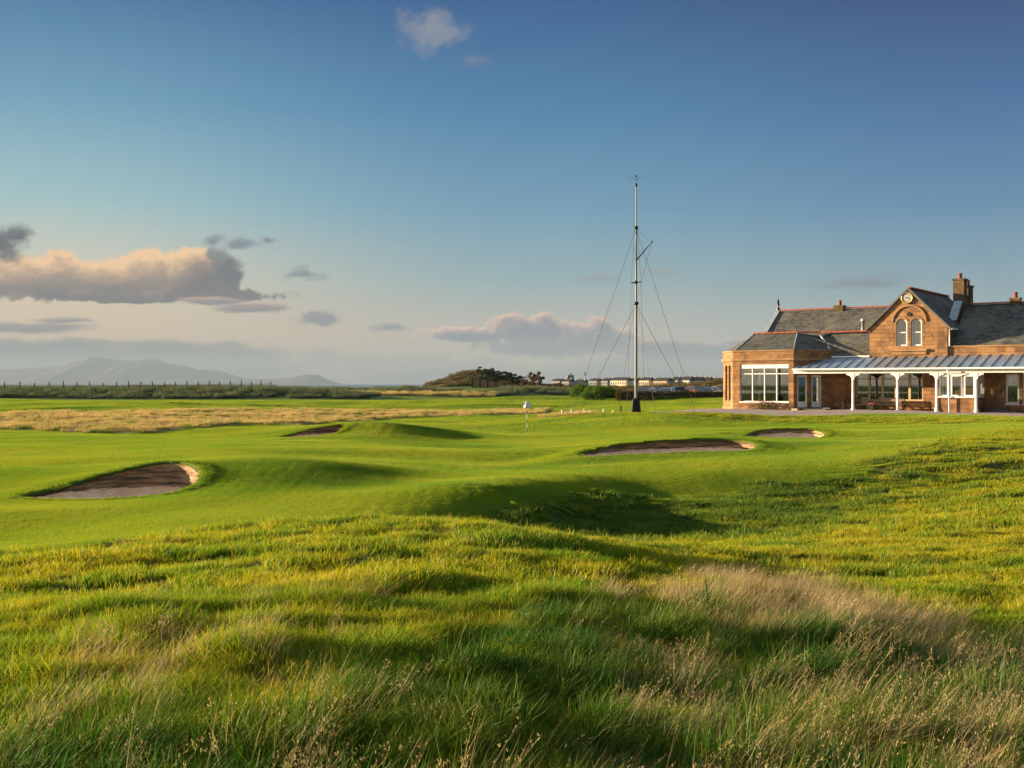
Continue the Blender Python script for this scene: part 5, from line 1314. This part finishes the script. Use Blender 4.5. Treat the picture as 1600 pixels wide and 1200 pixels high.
def flowers(name, label, loc, rz, lx, ly, h, pot=None):
    loc = (loc[0], loc[1], max(loc[2], float(ground_z(loc[0], loc[1])[0]) - .03)); r_ = root(name, label, 'flowers', loc, rz)
    def vol(rg):
        while True:
            p = rg.uniform(-1, 1, 3)
            if p[0] ** 2 + p[1] ** 2 + max(0, p[2]) ** 2 < 1: return (p[0] * lx, p[1] * ly, (p[2] * .5 + .5) * h * (1 - .25 * abs(p[0])) + (pot or 0))
    leafcloud(700, .05, vol).build('foliage', M_LEAFD, r_)
    for nm, mt, k, lo in (('pink_bloom', M_PINK, 34, -1), ('white_bloom', M_WPET, 22, -.6), ('red_bloom', M_REDP, 18, -.2)):
        rg = np.random.default_rng(k + 3)
        for i in range(k):
            m = MB(); a, q = rg.uniform(0, 6.28), math.sqrt(rg.uniform(0, 1)); x, y = math.cos(a) * q, math.sin(a) * q; z = math.sqrt(max(0, 1 - q * q)) * .55 + .45
            c = Vector((x * lx * 1.02, y * ly * 1.02, z * h + (pot or 0) + .02))
            for j in range(5):
                t = j * 1.2566 + a; d = Vector((math.cos(t), math.sin(t) * .8, .35)); s2 = Vector((-math.sin(t), math.cos(t), 0)); m.add([c, c + d * .05 + s2 * .04, c + d * .10, c + d * .05 - s2 * .04], [(0, 1, 2, 3)])
            m.build(nm, mt, r_)
    if pot:
        MB().lathe([(lx * .45, 0), (lx * .62, pot + .03), (lx * .68, pot + .03), (lx * .68, pot + .08), (lx * .58, pot + .08), (lx * .5, pot * .5)], n=18).build('tub', M_BLACK, r_)
    return r_
fxm = (XA(1168, -.5) + XA(1217, -.5)) / 2
flowers('flower_bed', 'low bed of pink and white flowers below the large bay window', LW(fxm, -.45, GZ - .02), -TH, (XA(1217, -.5) - XA(1168, -.5)) / 2, .40, .62)
flowers('flower_tub', 'round tub of pink flowers on the gravel between two porch posts', LW(XA(1366, -.3), -.35, GZ), -TH, .42, .35, .38, .14)

# ------------------------------------------------------------------ signal mast
M_MAST = plain('white mast paint', (0.21, 0.20, 0.195), 0.5, var=0.1); M_ROPE = plain('wire stay', (0.05, 0.05, 0.05), 0.6); M_SHROUD = plain('black base cover', (0.014, 0.012, 0.012), 0.85)
MX, MY = 8.37, 77.7; MZ = float(ground_z(MX, MY)[0]); zt2 = lambda py: CAMZ - (py - 600) / F * MY - MZ
mast = root('signal_mast', 'tall white signal mast with wire stays, gaff and weather vane on black base', 'mast', (MX, MY, MZ))
zb1 = zt2(622)
MB(Matrix.Rotation(R(45), 4, 'Z')).lathe([(.44, -.05), (.42, .1), (.30, zb1 - .12), (.20, zb1)], n=4, smooth=False).build('base_cover', M_SHROUD, mast)
MB().lathe([(.095, zb1 - .1), (.085, zt2(474))], n=16).build('lower_mast', M_MAST, mast)
MB().lathe([(.068, zt2(474)), (.060, zt2(356))], n=14).build('middle_mast', M_MAST, mast)
MB().lathe([(.048, zt2(356)), (.036, zt2(287)), (.03, zt2(285))], n=12).build('top_mast', M_MAST, mast)
for py, r in ((474, .17), (356, .15), (289, .09), (441, .10)): MB().lathe([(r * .7, zt2(py) - .12), (r, zt2(py) - .05), (r, zt2(py) + .05), (r * .6, zt2(py) + .12)], n=12).build('collar', M_BLACK, mast)
yrd = MB(); yrd.tube([(-.33, 0, zt2(442)), (.33, 0, zt2(440.5))], .035); yrd.build('crosstree', M_BLACK, mast)
gf = MB(); gf.tube([(.05, 0, zt2(406)), (1.05, 0, zt2(378))], [.045, .03]); gf.lathe([(.07, zt2(378) - .06), (.07, zt2(378) + .06)], (1.05, 0), 8); gf.build('gaff', M_BLACK, mast)
vn = MB(); vn.tube([(0, 0, zt2(286)), (0, 0, zt2(274))], .014, 6); vn.tube([(-.24, 0, zt2(280.5)), (.24, 0, zt2(280.5))], .012, 6)
for sx in (-.26, .24):
    for k in range(6):
        q = k / 6 * math.pi; vn.tube([(sx + .07 * math.cos(q), 0, zt2(279) + .08 * math.sin(q)), (sx + .07 * math.cos(q + .52), 0, zt2(279) + .08 * math.sin(q + .52))], .014, 5)
vn.add([(-.12, -.01, zt2(273)), (.10, -.01, zt2(275.5)), (.02, -.01, zt2(276.5)), (-.05, -.01, zt2(276)), (-.12, .01, zt2(273)), (.10, .01, zt2(275.5)), (.02, .01, zt2(276.5)), (-.05, .01, zt2(276))], [(0, 1, 2, 3), (7, 6, 5, 4), (0, 4, 5, 1), (1, 5, 6, 2), (2, 6, 7, 3), (3, 7, 4, 0)])
vn.build('weather_vane', M_BLACK, mast)
def stay(p, q, r=.012): MB().tube([p, q], r, 5).build('stay', M_ROPE, mast)
H2, H1 = zt2(357), zt2(475)
for ax, ay in ((-4.35, -1.2), (4.2, 1.0)): stay((0, 0, H2), (ax, ay, 0))
for ax, ay in ((-3.7, 1.2), (3.75, -1.0)): stay((0, 0, H1), (ax, ay, 0))
for sx in (-1, 1):
    stay((sx * .08, 0, H2), (sx * .33, 0, zt2(441.3)), .009); stay((sx * .33, 0, zt2(441.3)), (sx * 1.02, 3.8 * sx, 0), .009); stay((sx * .06, 0, H1), (sx * .82, -4.2 * sx, 0), .009)
stay((.05, 0, H2), (1.05, 0, zt2(378)), .007); stay((1.05, 0, zt2(378)), (.33, 0, zt2(441)), .006); stay((1.05, 0, zt2(378)), (.16, 0, zt2(460)), .006)
stay((-.14, -.05, zt2(292)), (-.17, -.05, 1.0), .006)

# ------------------------------------------------------------------ flagstick
fgx, fgy = (823.5 - 800) / F * 68, 68.0; fgz = float(ground_z(fgx, fgy)[0]); fr_ = root('flagstick', 'black and white banded golf flagstick with white flag on the green', 'flag', (fgx, fgy, fgz))
M_STICKB = plain('black band', (0.02, 0.02, 0.02), 0.5)
HS = 50.0 / F * 68; MB().lathe([(.016, -.1), (.016, HS)], n=8).build('pole', M_WHITE, fr_)
for k in (0, 2, 4): MB().lathe([(.018, HS * (.03 + k * .14)), (.018, HS * (.03 + (k + 1) * .14))], n=8).build('black_band', M_STICKB, fr_)
fm = MB(); n = 12; vs = []
for i in range(n + 1):
    x = -.19 + i / n * .40
    for k in range(5): vs.append((x, .05 * math.sin(i * .9 + k * .5), HS - .02 - k * .09 - .30 * abs(x) + .01 * math.sin(i)))
fm.add(vs, [(i * 5 + k, (i + 1) * 5 + k, (i + 1) * 5 + k + 1, i * 5 + k + 1) for i in range(n) for k in range(4)], True)
fo = fm.build('flag', M_WHITE, fr_); sd_ = fo.modifiers.new('thickness', 'SOLIDIFY'); sd_.thickness = .006

# ------------------------------------------------------------------ low white posts with a rope left of the mast, and a stump post
M_POSTW = plain('white post', (0.72, 0.72, 0.70), 0.5)
tl = ['leftmost white peg of the roped row left of the mast', 'white roped peg, second from the left, left of the mast', 'white roped peg, third from the left, left of the mast', 'white roped peg nearest the mast, end of the upper rope']
prev = None
rope = root('rope_barrier', 'low white rope strung between short white pegs left of the mast', 'rope', P3(893, 642, 86)); RO = Vector(rope.location)
rp = MB(); P_ = []
for px, Y in ((878, 86), (893, 87), (912, 87.5), (943, 88)):
    x = (px - 800) / F * Y; z = float(ground_z(x, Y)[0]); P_.append(Vector((x, Y, z)))
for i, p in enumerate(P_):
    MB(Matrix.Translation(p - RO)).lathe([(.045, -.05), (.045, .30), (.03, .33), (.055, .34), (.055, .38), (.02, .40)], n=8).build('peg', M_POSTW, rope)
for p, q in zip(P_, P_[1:]): rp.tube([tuple(p - RO + (q - p) * t + Vector((0, 0, .32 - .10 * math.sin(math.pi * t)))) for t in np.linspace(0, 1, 7)], .018, 5)
rp.build('rope', M_POSTW, rope)
for px, Y, lb in ((922, 81, 'small white ground marker in the dry grass below the rope'), (958, 79.5, 'small white ground marker closest to the black mast base'), (882, 82, 'small white ground marker at the left end of the dry grass')):
    x = (px - 800) / F * Y; tag(MB(Matrix.Translation((0, 0, 0))).lathe([(.05, -.03), (.05, .16), (.03, .20)], n=8).build('ground_marker', M_POSTW), lb, 'marker', 'ground markers near the mast').location = (x, Y, float(ground_z(x, Y)[0]))
x, Y = (970 - 800) / F * 80, 80.0
o = MB().lathe([(.06, -.05), (.055, .5), (.04, .52)], n=7, smooth=False).build('stump_post', M_WOOD); tag(o, 'short dark wooden post left of the black mast base', 'post'); o.location = (x, Y, float(ground_z(x, Y)[0]))

# ------------------------------------------------------------------ post and paling fence along the dune top
fence = root('dune_fence', 'weathered post and paling fence along the grassy dune top, far left', 'fence', (-60, 184, 0)); FO = Vector(fence.location)
M_OLD = plain('weathered fence wood', (0.16, 0.11, 0.07), 0.9, var=0.3)
fx_ = [-90, -60, -30, 7, 31, 54, 77, 99, 120, 140, 161, 182, 201, 220, 238, 257, 274, 292, 310, 327, 343, 360, 377, 393, 408, 423]
pl = MB(); last = None
for i, px in enumerate(fx_):
    Y = 186.0; x = (px - 800) / F * Y; z = float(ground_z(x, Y)[0]); h = 1.15 + .25 * ((i * 37) % 5) / 5
    MB(Matrix.Translation(Vector((x, Y, z - .2)) - FO)).box(-.07, .07, -.07, .07, 0, h + .35).build('fence_post', M_OLD, fence)
    if last is not None:
        n = 10
        for k in range(1, n):
            t = k / n; xx = last[0] + (x - last[0]) * t; zz = last[1] + (z - last[1]) * t
            pl.box(xx + 60 - .02, xx + 60 + .02, 2 - .01, 2 + .01, zz - .1, zz + .95 + .1 * ((k * 7) % 3))
        pl.tube([(last[0] + 60, 2.02, last[1] + .8), (x + 60, 2.02, z + .8)], .012, 4); pl.tube([(last[0] + 60, 2.02, last[1] + .3), (x + 60, 2.02, z + .3)], .012, 4)
    last = (x, z)
pl.build('paling', M_OLD, fence)

# ------------------------------------------------------------------ trees and bushes
def leafm(name, a, b, c):
    m = bpy.data.materials.new(name); m.use_nodes = True; nt = m.node_tree; nt.nodes.clear(); o = nt.nodes.new('ShaderNodeOutputMaterial')
    g = nt.nodes.new('ShaderNodeNewGeometry'); r = E(nt, attr(nt, 'rnd').outputs['Fac']); n = noise(nt, g.outputs['Position'], 1.2, 3)
    cc = mixc(nt, r, a, b); cc = mixc(nt, n.smooth(0.5, 0.68) * 0.6, cc, c)
    d = nt.nodes.new('ShaderNodeBsdfDiffuse'); t = nt.nodes.new('ShaderNodeBsdfTranslucent'); mx = nt.nodes.new('ShaderNodeMixShader'); mx.inputs[0].default_value = .25
    nt.links.new(cc, d.inputs[0]); nt.links.new(cc, t.inputs[0]); nt.links.new(d.outputs[0], mx.inputs[1]); nt.links.new(t.outputs[0], mx.inputs[2]); nt.links.new(mx.outputs[0], o.inputs[0]); return m
M_PINE = leafm('pine needles', (0.020, 0.028, 0.014), (0.050, 0.060, 0.026), (0.10, 0.065, 0.03)); M_BRN = leafm('russet leaves', (0.05, 0.035, 0.018), (0.12, 0.075, 0.035), (0.16, 0.085, 0.04)); M_BUSH = leafm('bush leaves', (0.045, 0.10, 0.012), (0.12, 0.20, 0.018), (0.06, 0.13, 0.014))
M_BARK = plain('bark', (0.07, 0.05, 0.035), 0.9, var=0.3)


def leaves(name, clumps, n, size, mat, parent, seed=0):
    rg = np.random.default_rng(seed); C = np.array(clumps); k = rg.integers(0, len(C), n); d = rg.normal(0, 1, (n, 3)); d /= np.linalg.norm(d, axis=1)[:, None]
    q = C[k, :3] + d * C[k, 3:6] * (rg.uniform(0, 1, (n, 1)) ** .45) * rg.uniform(.8, 1.15, (n, 1))
    a = rg.normal(0, 1, (n, 3)); a /= np.linalg.norm(a, axis=1)[:, None]; b = np.cross(a, d + rg.normal(0, .4, (n, 3))); b /= np.linalg.norm(b, axis=1)[:, None]; s_ = size * rg.uniform(.6, 1.4, (n, 1))
    V = np.stack([q - a * s_, q + b * s_ * .55, q + a * s_, q - b * s_ * .55], 1).reshape(-1, 3); Fq = np.arange(4 * n).reshape(n, 4); rn = np.repeat(rg.uniform(0, 1, n), 4)
    return add_obj(name, np_mesh(name, V, Fq, [mat], False, dict(rnd=rn)), parent)


def tree(name, label, group, px, Y, ytop, wpx, mat, seed, lean=.15, n=1400, bare=.35, cat='tree'):
    x = (px - 800) / F * Y; z = float(ground_z(x, Y)[0]); zt_ = CAMZ - (ytop - 3 - 600) / F * Y; H = max(1.5, zt_ - z); wd = wpx / F * Y / 2; rg = np.random.default_rng(seed)
    t = root(name, label, cat, (x, Y, z - .1), 0, group); tr = MB(); top = Vector((lean * H * .5, 0, H * .72))
    tr.tube([(0, 0, 0), (lean * H * .15, .05, H * .3), tuple(top)], [.05 * H + .03, .035 * H, .012 * H], 8); cl = []
    for i in range(9):
        a = rg.uniform(0, 6.28); q = rg.uniform(.25, .95); c = Vector((math.cos(a) * wd * q * .8 + lean * H * .4, math.sin(a) * wd * q * .8, H * rg.uniform(bare + .12, .90) * (1.0 - .18 * q)))
        b0 = top * rg.uniform(.4, .85); tr.tube([tuple(b0), tuple((b0 + c) / 2 + Vector((0, 0, -.04 * H))), tuple(c)], [.018 * H, .012 * H, .006 * H], 5)
        cl.append((c.x, c.y, c.z, wd * rg.uniform(.28, .5), wd * rg.uniform(.28, .5), H * rg.uniform(.09, .16)))
    cl.append((lean * H * .45, 0, H * .88, wd * .4, wd * .4, H * .11))
    tr.build('trunk', M_BARK, t); leaves('crown', cl, n, .03 * H + .05, mat, t, seed)
    return t
pines = [(757, 285, 578, 22, 1), (768, 290, 577, 20, 2), (777, 287, 581, 19, 3), (787, 291, 582, 20, 4), (795, 288, 584, 19, 5), (803, 285, 586, 20, 6), (811, 283, 589, 20, 7), (749, 293, 575, 18, 8)]
pl_ = ['bushy windswept pine on the hill shoulder, left end but one of the row', 'dark pine near the top of the hill slope row, third from the left', 'dark pine, fourth from the left in the row down the hill slope', 'dark pine, fifth from the left in the row down the hill slope', 'dark pine, third from the right in the row down the hill slope', 'dark pine, second from the right in the row down the hill slope', 'lowest dark pine at the right foot of the hill slope', 'highest dark pine, just right of the rounded dune summit']
for (px, Y, yt, wp, sd), lb in zip(pines, pl_): tree('pine_tree', lb, 'pines on the dune hill', px, Y, yt, wp, M_PINE, sd, bare=.12)
tree('bare_tree', 'russet tree with thin crown standing left of the fence gap beyond the hill', 'russet trees beyond the hill', 829, 270, 583, 20, M_BRN, 21, .05, 900, .15)
tree('bare_tree', 'taller russet tree right of its twin, right of the dune hill', 'russet trees beyond the hill', 841, 268, 582, 20, M_BRN, 22, .1, 1000, .15)
tree('bare_tree', 'small russet tree at the foot of the hill beside the last pine', 'russet trees beyond the hill', 819, 272, 590, 16, M_BRN, 23, .05, 600, .1)
tree('pine_tree', 'flat topped small dark tree behind the fence left of the green bushes', 'trees before the town', 873, 262, 600, 22, M_PINE, 24, .0, 700, .5)


def bush(label, px, Y, ytop, wpx, seed, group='round bushes left of the mast'):
    x = (px - 800) / F * Y; z = float(ground_z(x, Y)[0]); H = CAMZ - (ytop - 600) / F * Y - z; wd = wpx / F * Y / 2; rg = np.random.default_rng(seed)
    t = root('bush', label, 'bush', (x, Y, z - .1), 0, group); cl = []
    for i in range(16):
        a = rg.uniform(0, 6.28); q = math.sqrt(rg.uniform(0, 1)) * .75; cl.append((math.cos(a) * wd * q, math.sin(a) * wd * q * .8, H * rg.uniform(.2, .75) * (1 - .4 * q * q), wd * .36, wd * .36, H * .27))
    m = MB(); [m.tube([(0, 0, 0), (c[0] * .5, c[1] * .5, c[2] * .6), (c[0], c[1], c[2])], [.05, .035, .02], 5) for c in cl[:7]]; m.build('stem', M_BARK, t); leaves('foliage', cl, 5200, .085, M_BUSH, t, seed)
bush('leftmost rounded green bush of the clump left of the mast', 908, 146, 597, 40, 31); bush('largest green bush in the middle of the clump left of the mast', 930, 142, 596, 54, 32); bush('darker green bush at the right end of the clump left of the mast', 954, 145, 599, 34, 33)

# ------------------------------------------------------------------ brown fence by the hill, hedge by the car park
M_BFEN = plain('brown windbreak', (0.26, 0.145, 0.06), 0.9, var=0.3); M_DPOST = plain('dark fence post', (0.03, 0.022, 0.018), 0.9)
bf = root('windbreak_fence', 'long brown windbreak fence with dark posts below the pines', 'fence', (0, 268, 0)); xs_ = [738, 750, 762, 775, 788, 800, 812, 825, 838, 852, 864, 877, 890]
for i in range(len(xs_) - 1):
    Y = 272.0; x0_, x1_ = (xs_[i] - 800) / F * Y, (xs_[i + 1] - 800) / F * Y; yt0 = np.interp(xs_[i], [738, 812, 893], [591, 603, 606]); yt1 = np.interp(xs_[i + 1], [738, 812, 893], [591, 603, 606])
    z0_, z1_ = CAMZ - (yt0 - 600) / F * Y, CAMZ - (yt1 - 600) / F * Y; hgt = 1.9
    MB().add([(x0_, 4, z0_ - hgt - .6), (x1_, 4, z1_ - hgt - .6), (x1_, 4, z1_), (x0_, 4, z0_), (x0_, 4.06, z0_ - hgt - .6), (x1_, 4.06, z1_ - hgt - .6), (x1_, 4.06, z1_), (x0_, 4.06, z0_)], [(0, 1, 2, 3), (7, 6, 5, 4), (3, 2, 6, 7), (0, 4, 5, 1), (0, 3, 7, 4), (1, 5, 6, 2)]).build('panel', M_BFEN, bf)
    MB().box(x0_ - .13, x0_ + .13, 3.8, 3.99, z0_ - hgt - .6, z0_ + .15).build('fence_post', M_DPOST, bf)
hx0, hx1, HY = (966 - 800) / F * 138, (1145 - 800) / F * 138, 138.0
hg = root('hedge', 'clipped brown hedge in front of the parked cars', 'hedge', ((hx0 + hx1) / 2, HY, 1.2))
cl = [(x, 0, z, .45, .35, .33) for x in np.arange(hx0, hx1, .35) - (hx0 + hx1) / 2 for z in (-.05, .28, .56, .74)]
M_HEDGE = leafm('hedge leaves', (0.05, 0.045, 0.018), (0.13, 0.10, 0.035), (0.12, 0.07, 0.03)); leaves('foliage', cl, 14000, .075, M_HEDGE, hg, 3)
m = MB()
for x in np.arange(hx0, hx1, .8) - (hx0 + hx1) / 2: m.tube([(x, 0, -.5), (x + .05, 0, .6)], .03, 5)
m.build('stem', M_BARK, hg)

# ------------------------------------------------------------------ parked cars
M_TYRE = plain('tyre rubber', (0.02, 0.02, 0.02), 0.8); M_CGL = plain('car glass', (0.02, 0.025, 0.03), 0.08, spec=0.8)
def paint(name, c): 
    m, nt, b = new_mat(name); setin(nt, b, 'Base Color', c); setin(nt, b, 'Roughness', 0.25); setin(nt, b, 'Coat Weight', 0.8); return m
def car(px, Y, mat, label, rz, L=4.3, H=1.5):
    x = (px - 800) / F * Y; r_ = root('parked_car', label, 'car', (x, Y, float(ground_z(x, Y)[0])), rz, 'cars parked behind the hedge'); h = L / 2; k = H / 1.5
    low = [(-h, .35), (-h + .05, .75 * k), (-h + .25, .88 * k), (-h * .45, .95 * k), (h * .35, .95 * k), (h - .35, .90 * k), (h - .03, .70 * k), (h, .35), (h - .2, .22), (-h + .2, .22)]
    b = MB(); b.prism(low, -.86, .86); cab0 = [(-h * .62, .94 * k), (-h * .30, 1.38 * k), (-h * .10, 1.47 * k), (h * .40, 1.45 * k), (h * .62, 1.30 * k), (h * .86, .93 * k)]
    n = len(cab0); vs = [(p[0], -.82 + (.16 if p[1] > 1.2 * k else 0), p[1]) for p in cab0] + [(p[0], .82 - (.16 if p[1] > 1.2 * k else 0), p[1]) for p in cab0]
    b.add([(vs[i][0], vs[i][1], vs[i][2]) for i in (1, 2, 3, 4)] + [(vs[i + n][0], vs[i + n][1], vs[i + n][2]) for i in (1, 2, 3, 4)] + [(vs[i][0], vs[i][1], vs[i][2] - .07) for i in (1, 2, 3, 4)] + [(vs[i + n][0], vs[i + n][1], vs[i + n][2] - .07) for i in (1, 2, 3, 4)], [(0, 1, 5, 4), (1, 2, 6, 5), (2, 3, 7, 6), (0, 8, 9, 1), (1, 9, 10, 2), (2, 10, 11, 3), (4, 5, 13, 12), (5, 6, 14, 13), (6, 7, 15, 14)])
    b.tube([vs[0], vs[1]], .035, 5); b.tube([vs[n], vs[n + 1]], .035, 5); b.tube([vs[5], vs[4]], .04, 5); b.tube([vs[n + 5], vs[n + 4]], .04, 5)
    b.build('body', mat, r_); g = MB(); g.add([(v[0], v[1] * .985, v[2] - .012) for v in vs], [tuple(range(n)), tuple(range(2 * n - 1, n - 1, -1))] + [((i + 1) % n, i, i + n, (i + 1) % n + n)[::-1] for i in range(n)]); g.build('windows', M_CGL, r_)
    for sx in (-h * .62, h * .60):
        for sy in (-.80, .80): wq = MB(Matrix.Translation((sx, sy, .32)) @ Matrix.Rotation(R(90), 4, 'X')).lathe([(.2, -.1), (.31, -.1), (.32, 0), (.31, .1), (.2, .1)], n=16).build('wheel', M_TYRE, r_)
    for sy in (-.6, .6): MB().box(-h - .01, -h + .06, sy - .16, sy + .16, .58, .70).build('headlight', M_METAL, r_)
    return r_
CARS = [(1008, 153, paint('silver paint', (.13, .14, .16)), 'silver car, leftmost of the row behind the hedge', .3), (1026, 156, paint('pale blue paint', (.09, .16, .26)), 'pale blue car, second from the left behind the hedge', .1), (1043, 152, paint('white paint', (.30, .32, .34)), 'white car near the left end of the row behind the hedge', .2), (1061, 158, paint('blue paint', (.06, .20, .36)), 'mid blue car in the middle of the parked row', 3.0), (1074, 163, paint('teal paint', (.08, .25, .33)), 'teal car just left of the red one', .25), (1087, 151, paint('red paint', (.14, .01, .012)), 'low red car in the parked row', .05), (1106, 153, paint('light silver paint', (.20, .21, .23)), 'light silver car right of the red one', .2), (1124, 157, paint('dark grey paint', (.06, .065, .075)), 'dark grey car closest to the clubhouse bay', .15)]
for i, c in enumerate(CARS): car(c[0], c[1], c[2], c[3], R(90) + c[4] * .5 + (.35 if i % 2 else -.45))

# ------------------------------------------------------------------ the town on the skyline
M_HARL = plain('cream harling', (0.62, 0.52, 0.40), 0.9, var=0.1, scale=.3); M_HARL2 = plain('buff stone', (0.42, 0.30, 0.20), 0.9, var=0.15, scale=.3); M_HARL3 = plain('grey harling', (0.28, 0.28, 0.28), 0.9, var=0.15, scale=.3); M_TROOF = plain('town slate', (0.022, 0.020, 0.022), 0.8, var=0.2, scale=.3); M_TGL = plain('town glazing', (0.03, 0.035, 0.045), 0.2)
TZ = lambda py, Y: CAMZ - (py - 600) / F * Y
def house(px0, px1, yw, yr, Y, mat, label, nw, floors=2, chim=2, name='terrace_house'):
    x0_, x1_ = (px0 - 800) / F * Y, (px1 - 800) / F * Y; z0_ = -1.0 + .0; xm = (x0_ + x1_) / 2; h = (x1_ - x0_) / 2; zw, zr_ = TZ(yw, Y), TZ(yr, Y); zb_ = TZ(602.5, Y) - 2
    r_ = root(name, label, 'house', (xm, Y, zb_), R(-38), 'houses of the town on the skyline'); zw -= zb_; zr_ -= zb_; D = 9.0
    MB().box(-h, h, 0, D, 0, zw).build('wall', mat, r_)
    rf_ = MB(); rf_.add([(-h - .3, -.4, zw), (h + .3, -.4, zw), (h + .3, D + .4, zw), (-h - .3, D + .4, zw), (-h, D / 2, zr_), (h, D / 2, zr_)], [(0, 1, 5, 4), (2, 3, 4, 5), (0, 4, 3), (1, 2, 5), (0, 3, 2, 1)]); ro = rf_.build('roof', M_TROOF, r_)
    for i in range(chim): x = -h + 1 + (2 * h - 2) * i / max(1, chim - 1); MB().box(x - .5, x + .5, D / 2 - .4, D / 2 + .4, zr_ - 1, zr_ + 1.0).build('chimney', M_HARL3, ro)
    for fl_ in range(floors):
        for i in range(nw): x = -h + 2 * h * (i + .5) / nw; z = zw - 1.2 - 3.0 * fl_; MB().box(x - .42, x + .42, -.06, .05, z - 1.5, z).build('window', M_TGL, r_)
HS_ = [(860, 876, 595.5, 591.5, 900, M_HARL3, 'low grey house at the left end of the town', 4), (877, 890, 596, 592, 880, M_HARL3, 'grey terraced block left of the water tower', 3), (896, 912, 596, 592.5, 900, M_HARL3, 'grey roofed block just right of the tower block', 4), (918, 934, 595, 591, 860, M_HARL3, 'dark roofed house above the green bushes', 4), (938, 950, 595, 590.5, 850, M_HARL3, 'grey house above the right end of the bushes', 3), (951, 981, 594.5, 589.5, 820, M_HARL, 'cream terrace left of the mast foot', 7), (983, 995, 595, 590, 830, M_HARL3, 'grey house directly behind the mast', 3), (997, 1015, 594.5, 589.5, 780, M_HARL, 'cream house just right of the mast', 5), (1019, 1044, 595, 590, 770, M_HARL2, 'buff stone terrace right of the mast', 6), (1047, 1060, 594.5, 588.5, 780, M_HARL, 'cream house with tall roof left of the long terrace', 3), (1062, 1078, 594, 588, 775, M_HARL, 'bright cream gabled house in the long terrace', 4), (1079, 1094, 594.5, 588.5, 775, M_HARL, 'cream house in the middle of the long terrace', 4), (1095, 1108, 594.5, 589, 780, M_HARL2, 'buff house near the right end of the terrace', 3), (1109, 1128, 595.5, 590.5, 800, M_HARL3, 'grey house at the right end of the town beside the clubhouse', 4), (800, 818, 597, 594, 1000, M_HARL3, 'far grey shed behind the pines', 3)]
for hh_ in HS_: house(*hh_)
tb = root('tower_block', 'small grey tower block standing above the town roofs at the left', 'tower', ((891.5 - 800) / F * 1100, 1100, TZ(603, 1100)))
MB().box(-3, 3.4, 0, 8, 0, TZ(586, 1100) - TZ(603, 1100)).build('wall', M_HARL3, tb); MB().box(-1, 1, 2, 5, TZ(586, 1100) - TZ(603, 1100), TZ(583.5, 1100) - TZ(603, 1100)).build('plant_room', M_HARL3, tb)
for i in range(4): MB().box(-2.6, 3.0, -.08, .05, 4 + 1.9 * i - 1, 4.9 + 1.9 * i - 1).build('window_strip', M_TGL, tb)
rmz = TZ(603, 900); rm = MB(); rm.tube([(0, 0, 0), (0, 0, TZ(580, 900) - rmz)], [.45, .2], 6); rm.box(-.6, .6, -.6, .6, TZ(586, 900) - rmz, TZ(582, 900) - rmz)
o = rm.build('radio_mast', M_METAL); o.location = ((914 - 800) / F * 900, 900, rmz); tag(o, 'thin radio mast rising above the town between the bushes and tower block', 'mast')
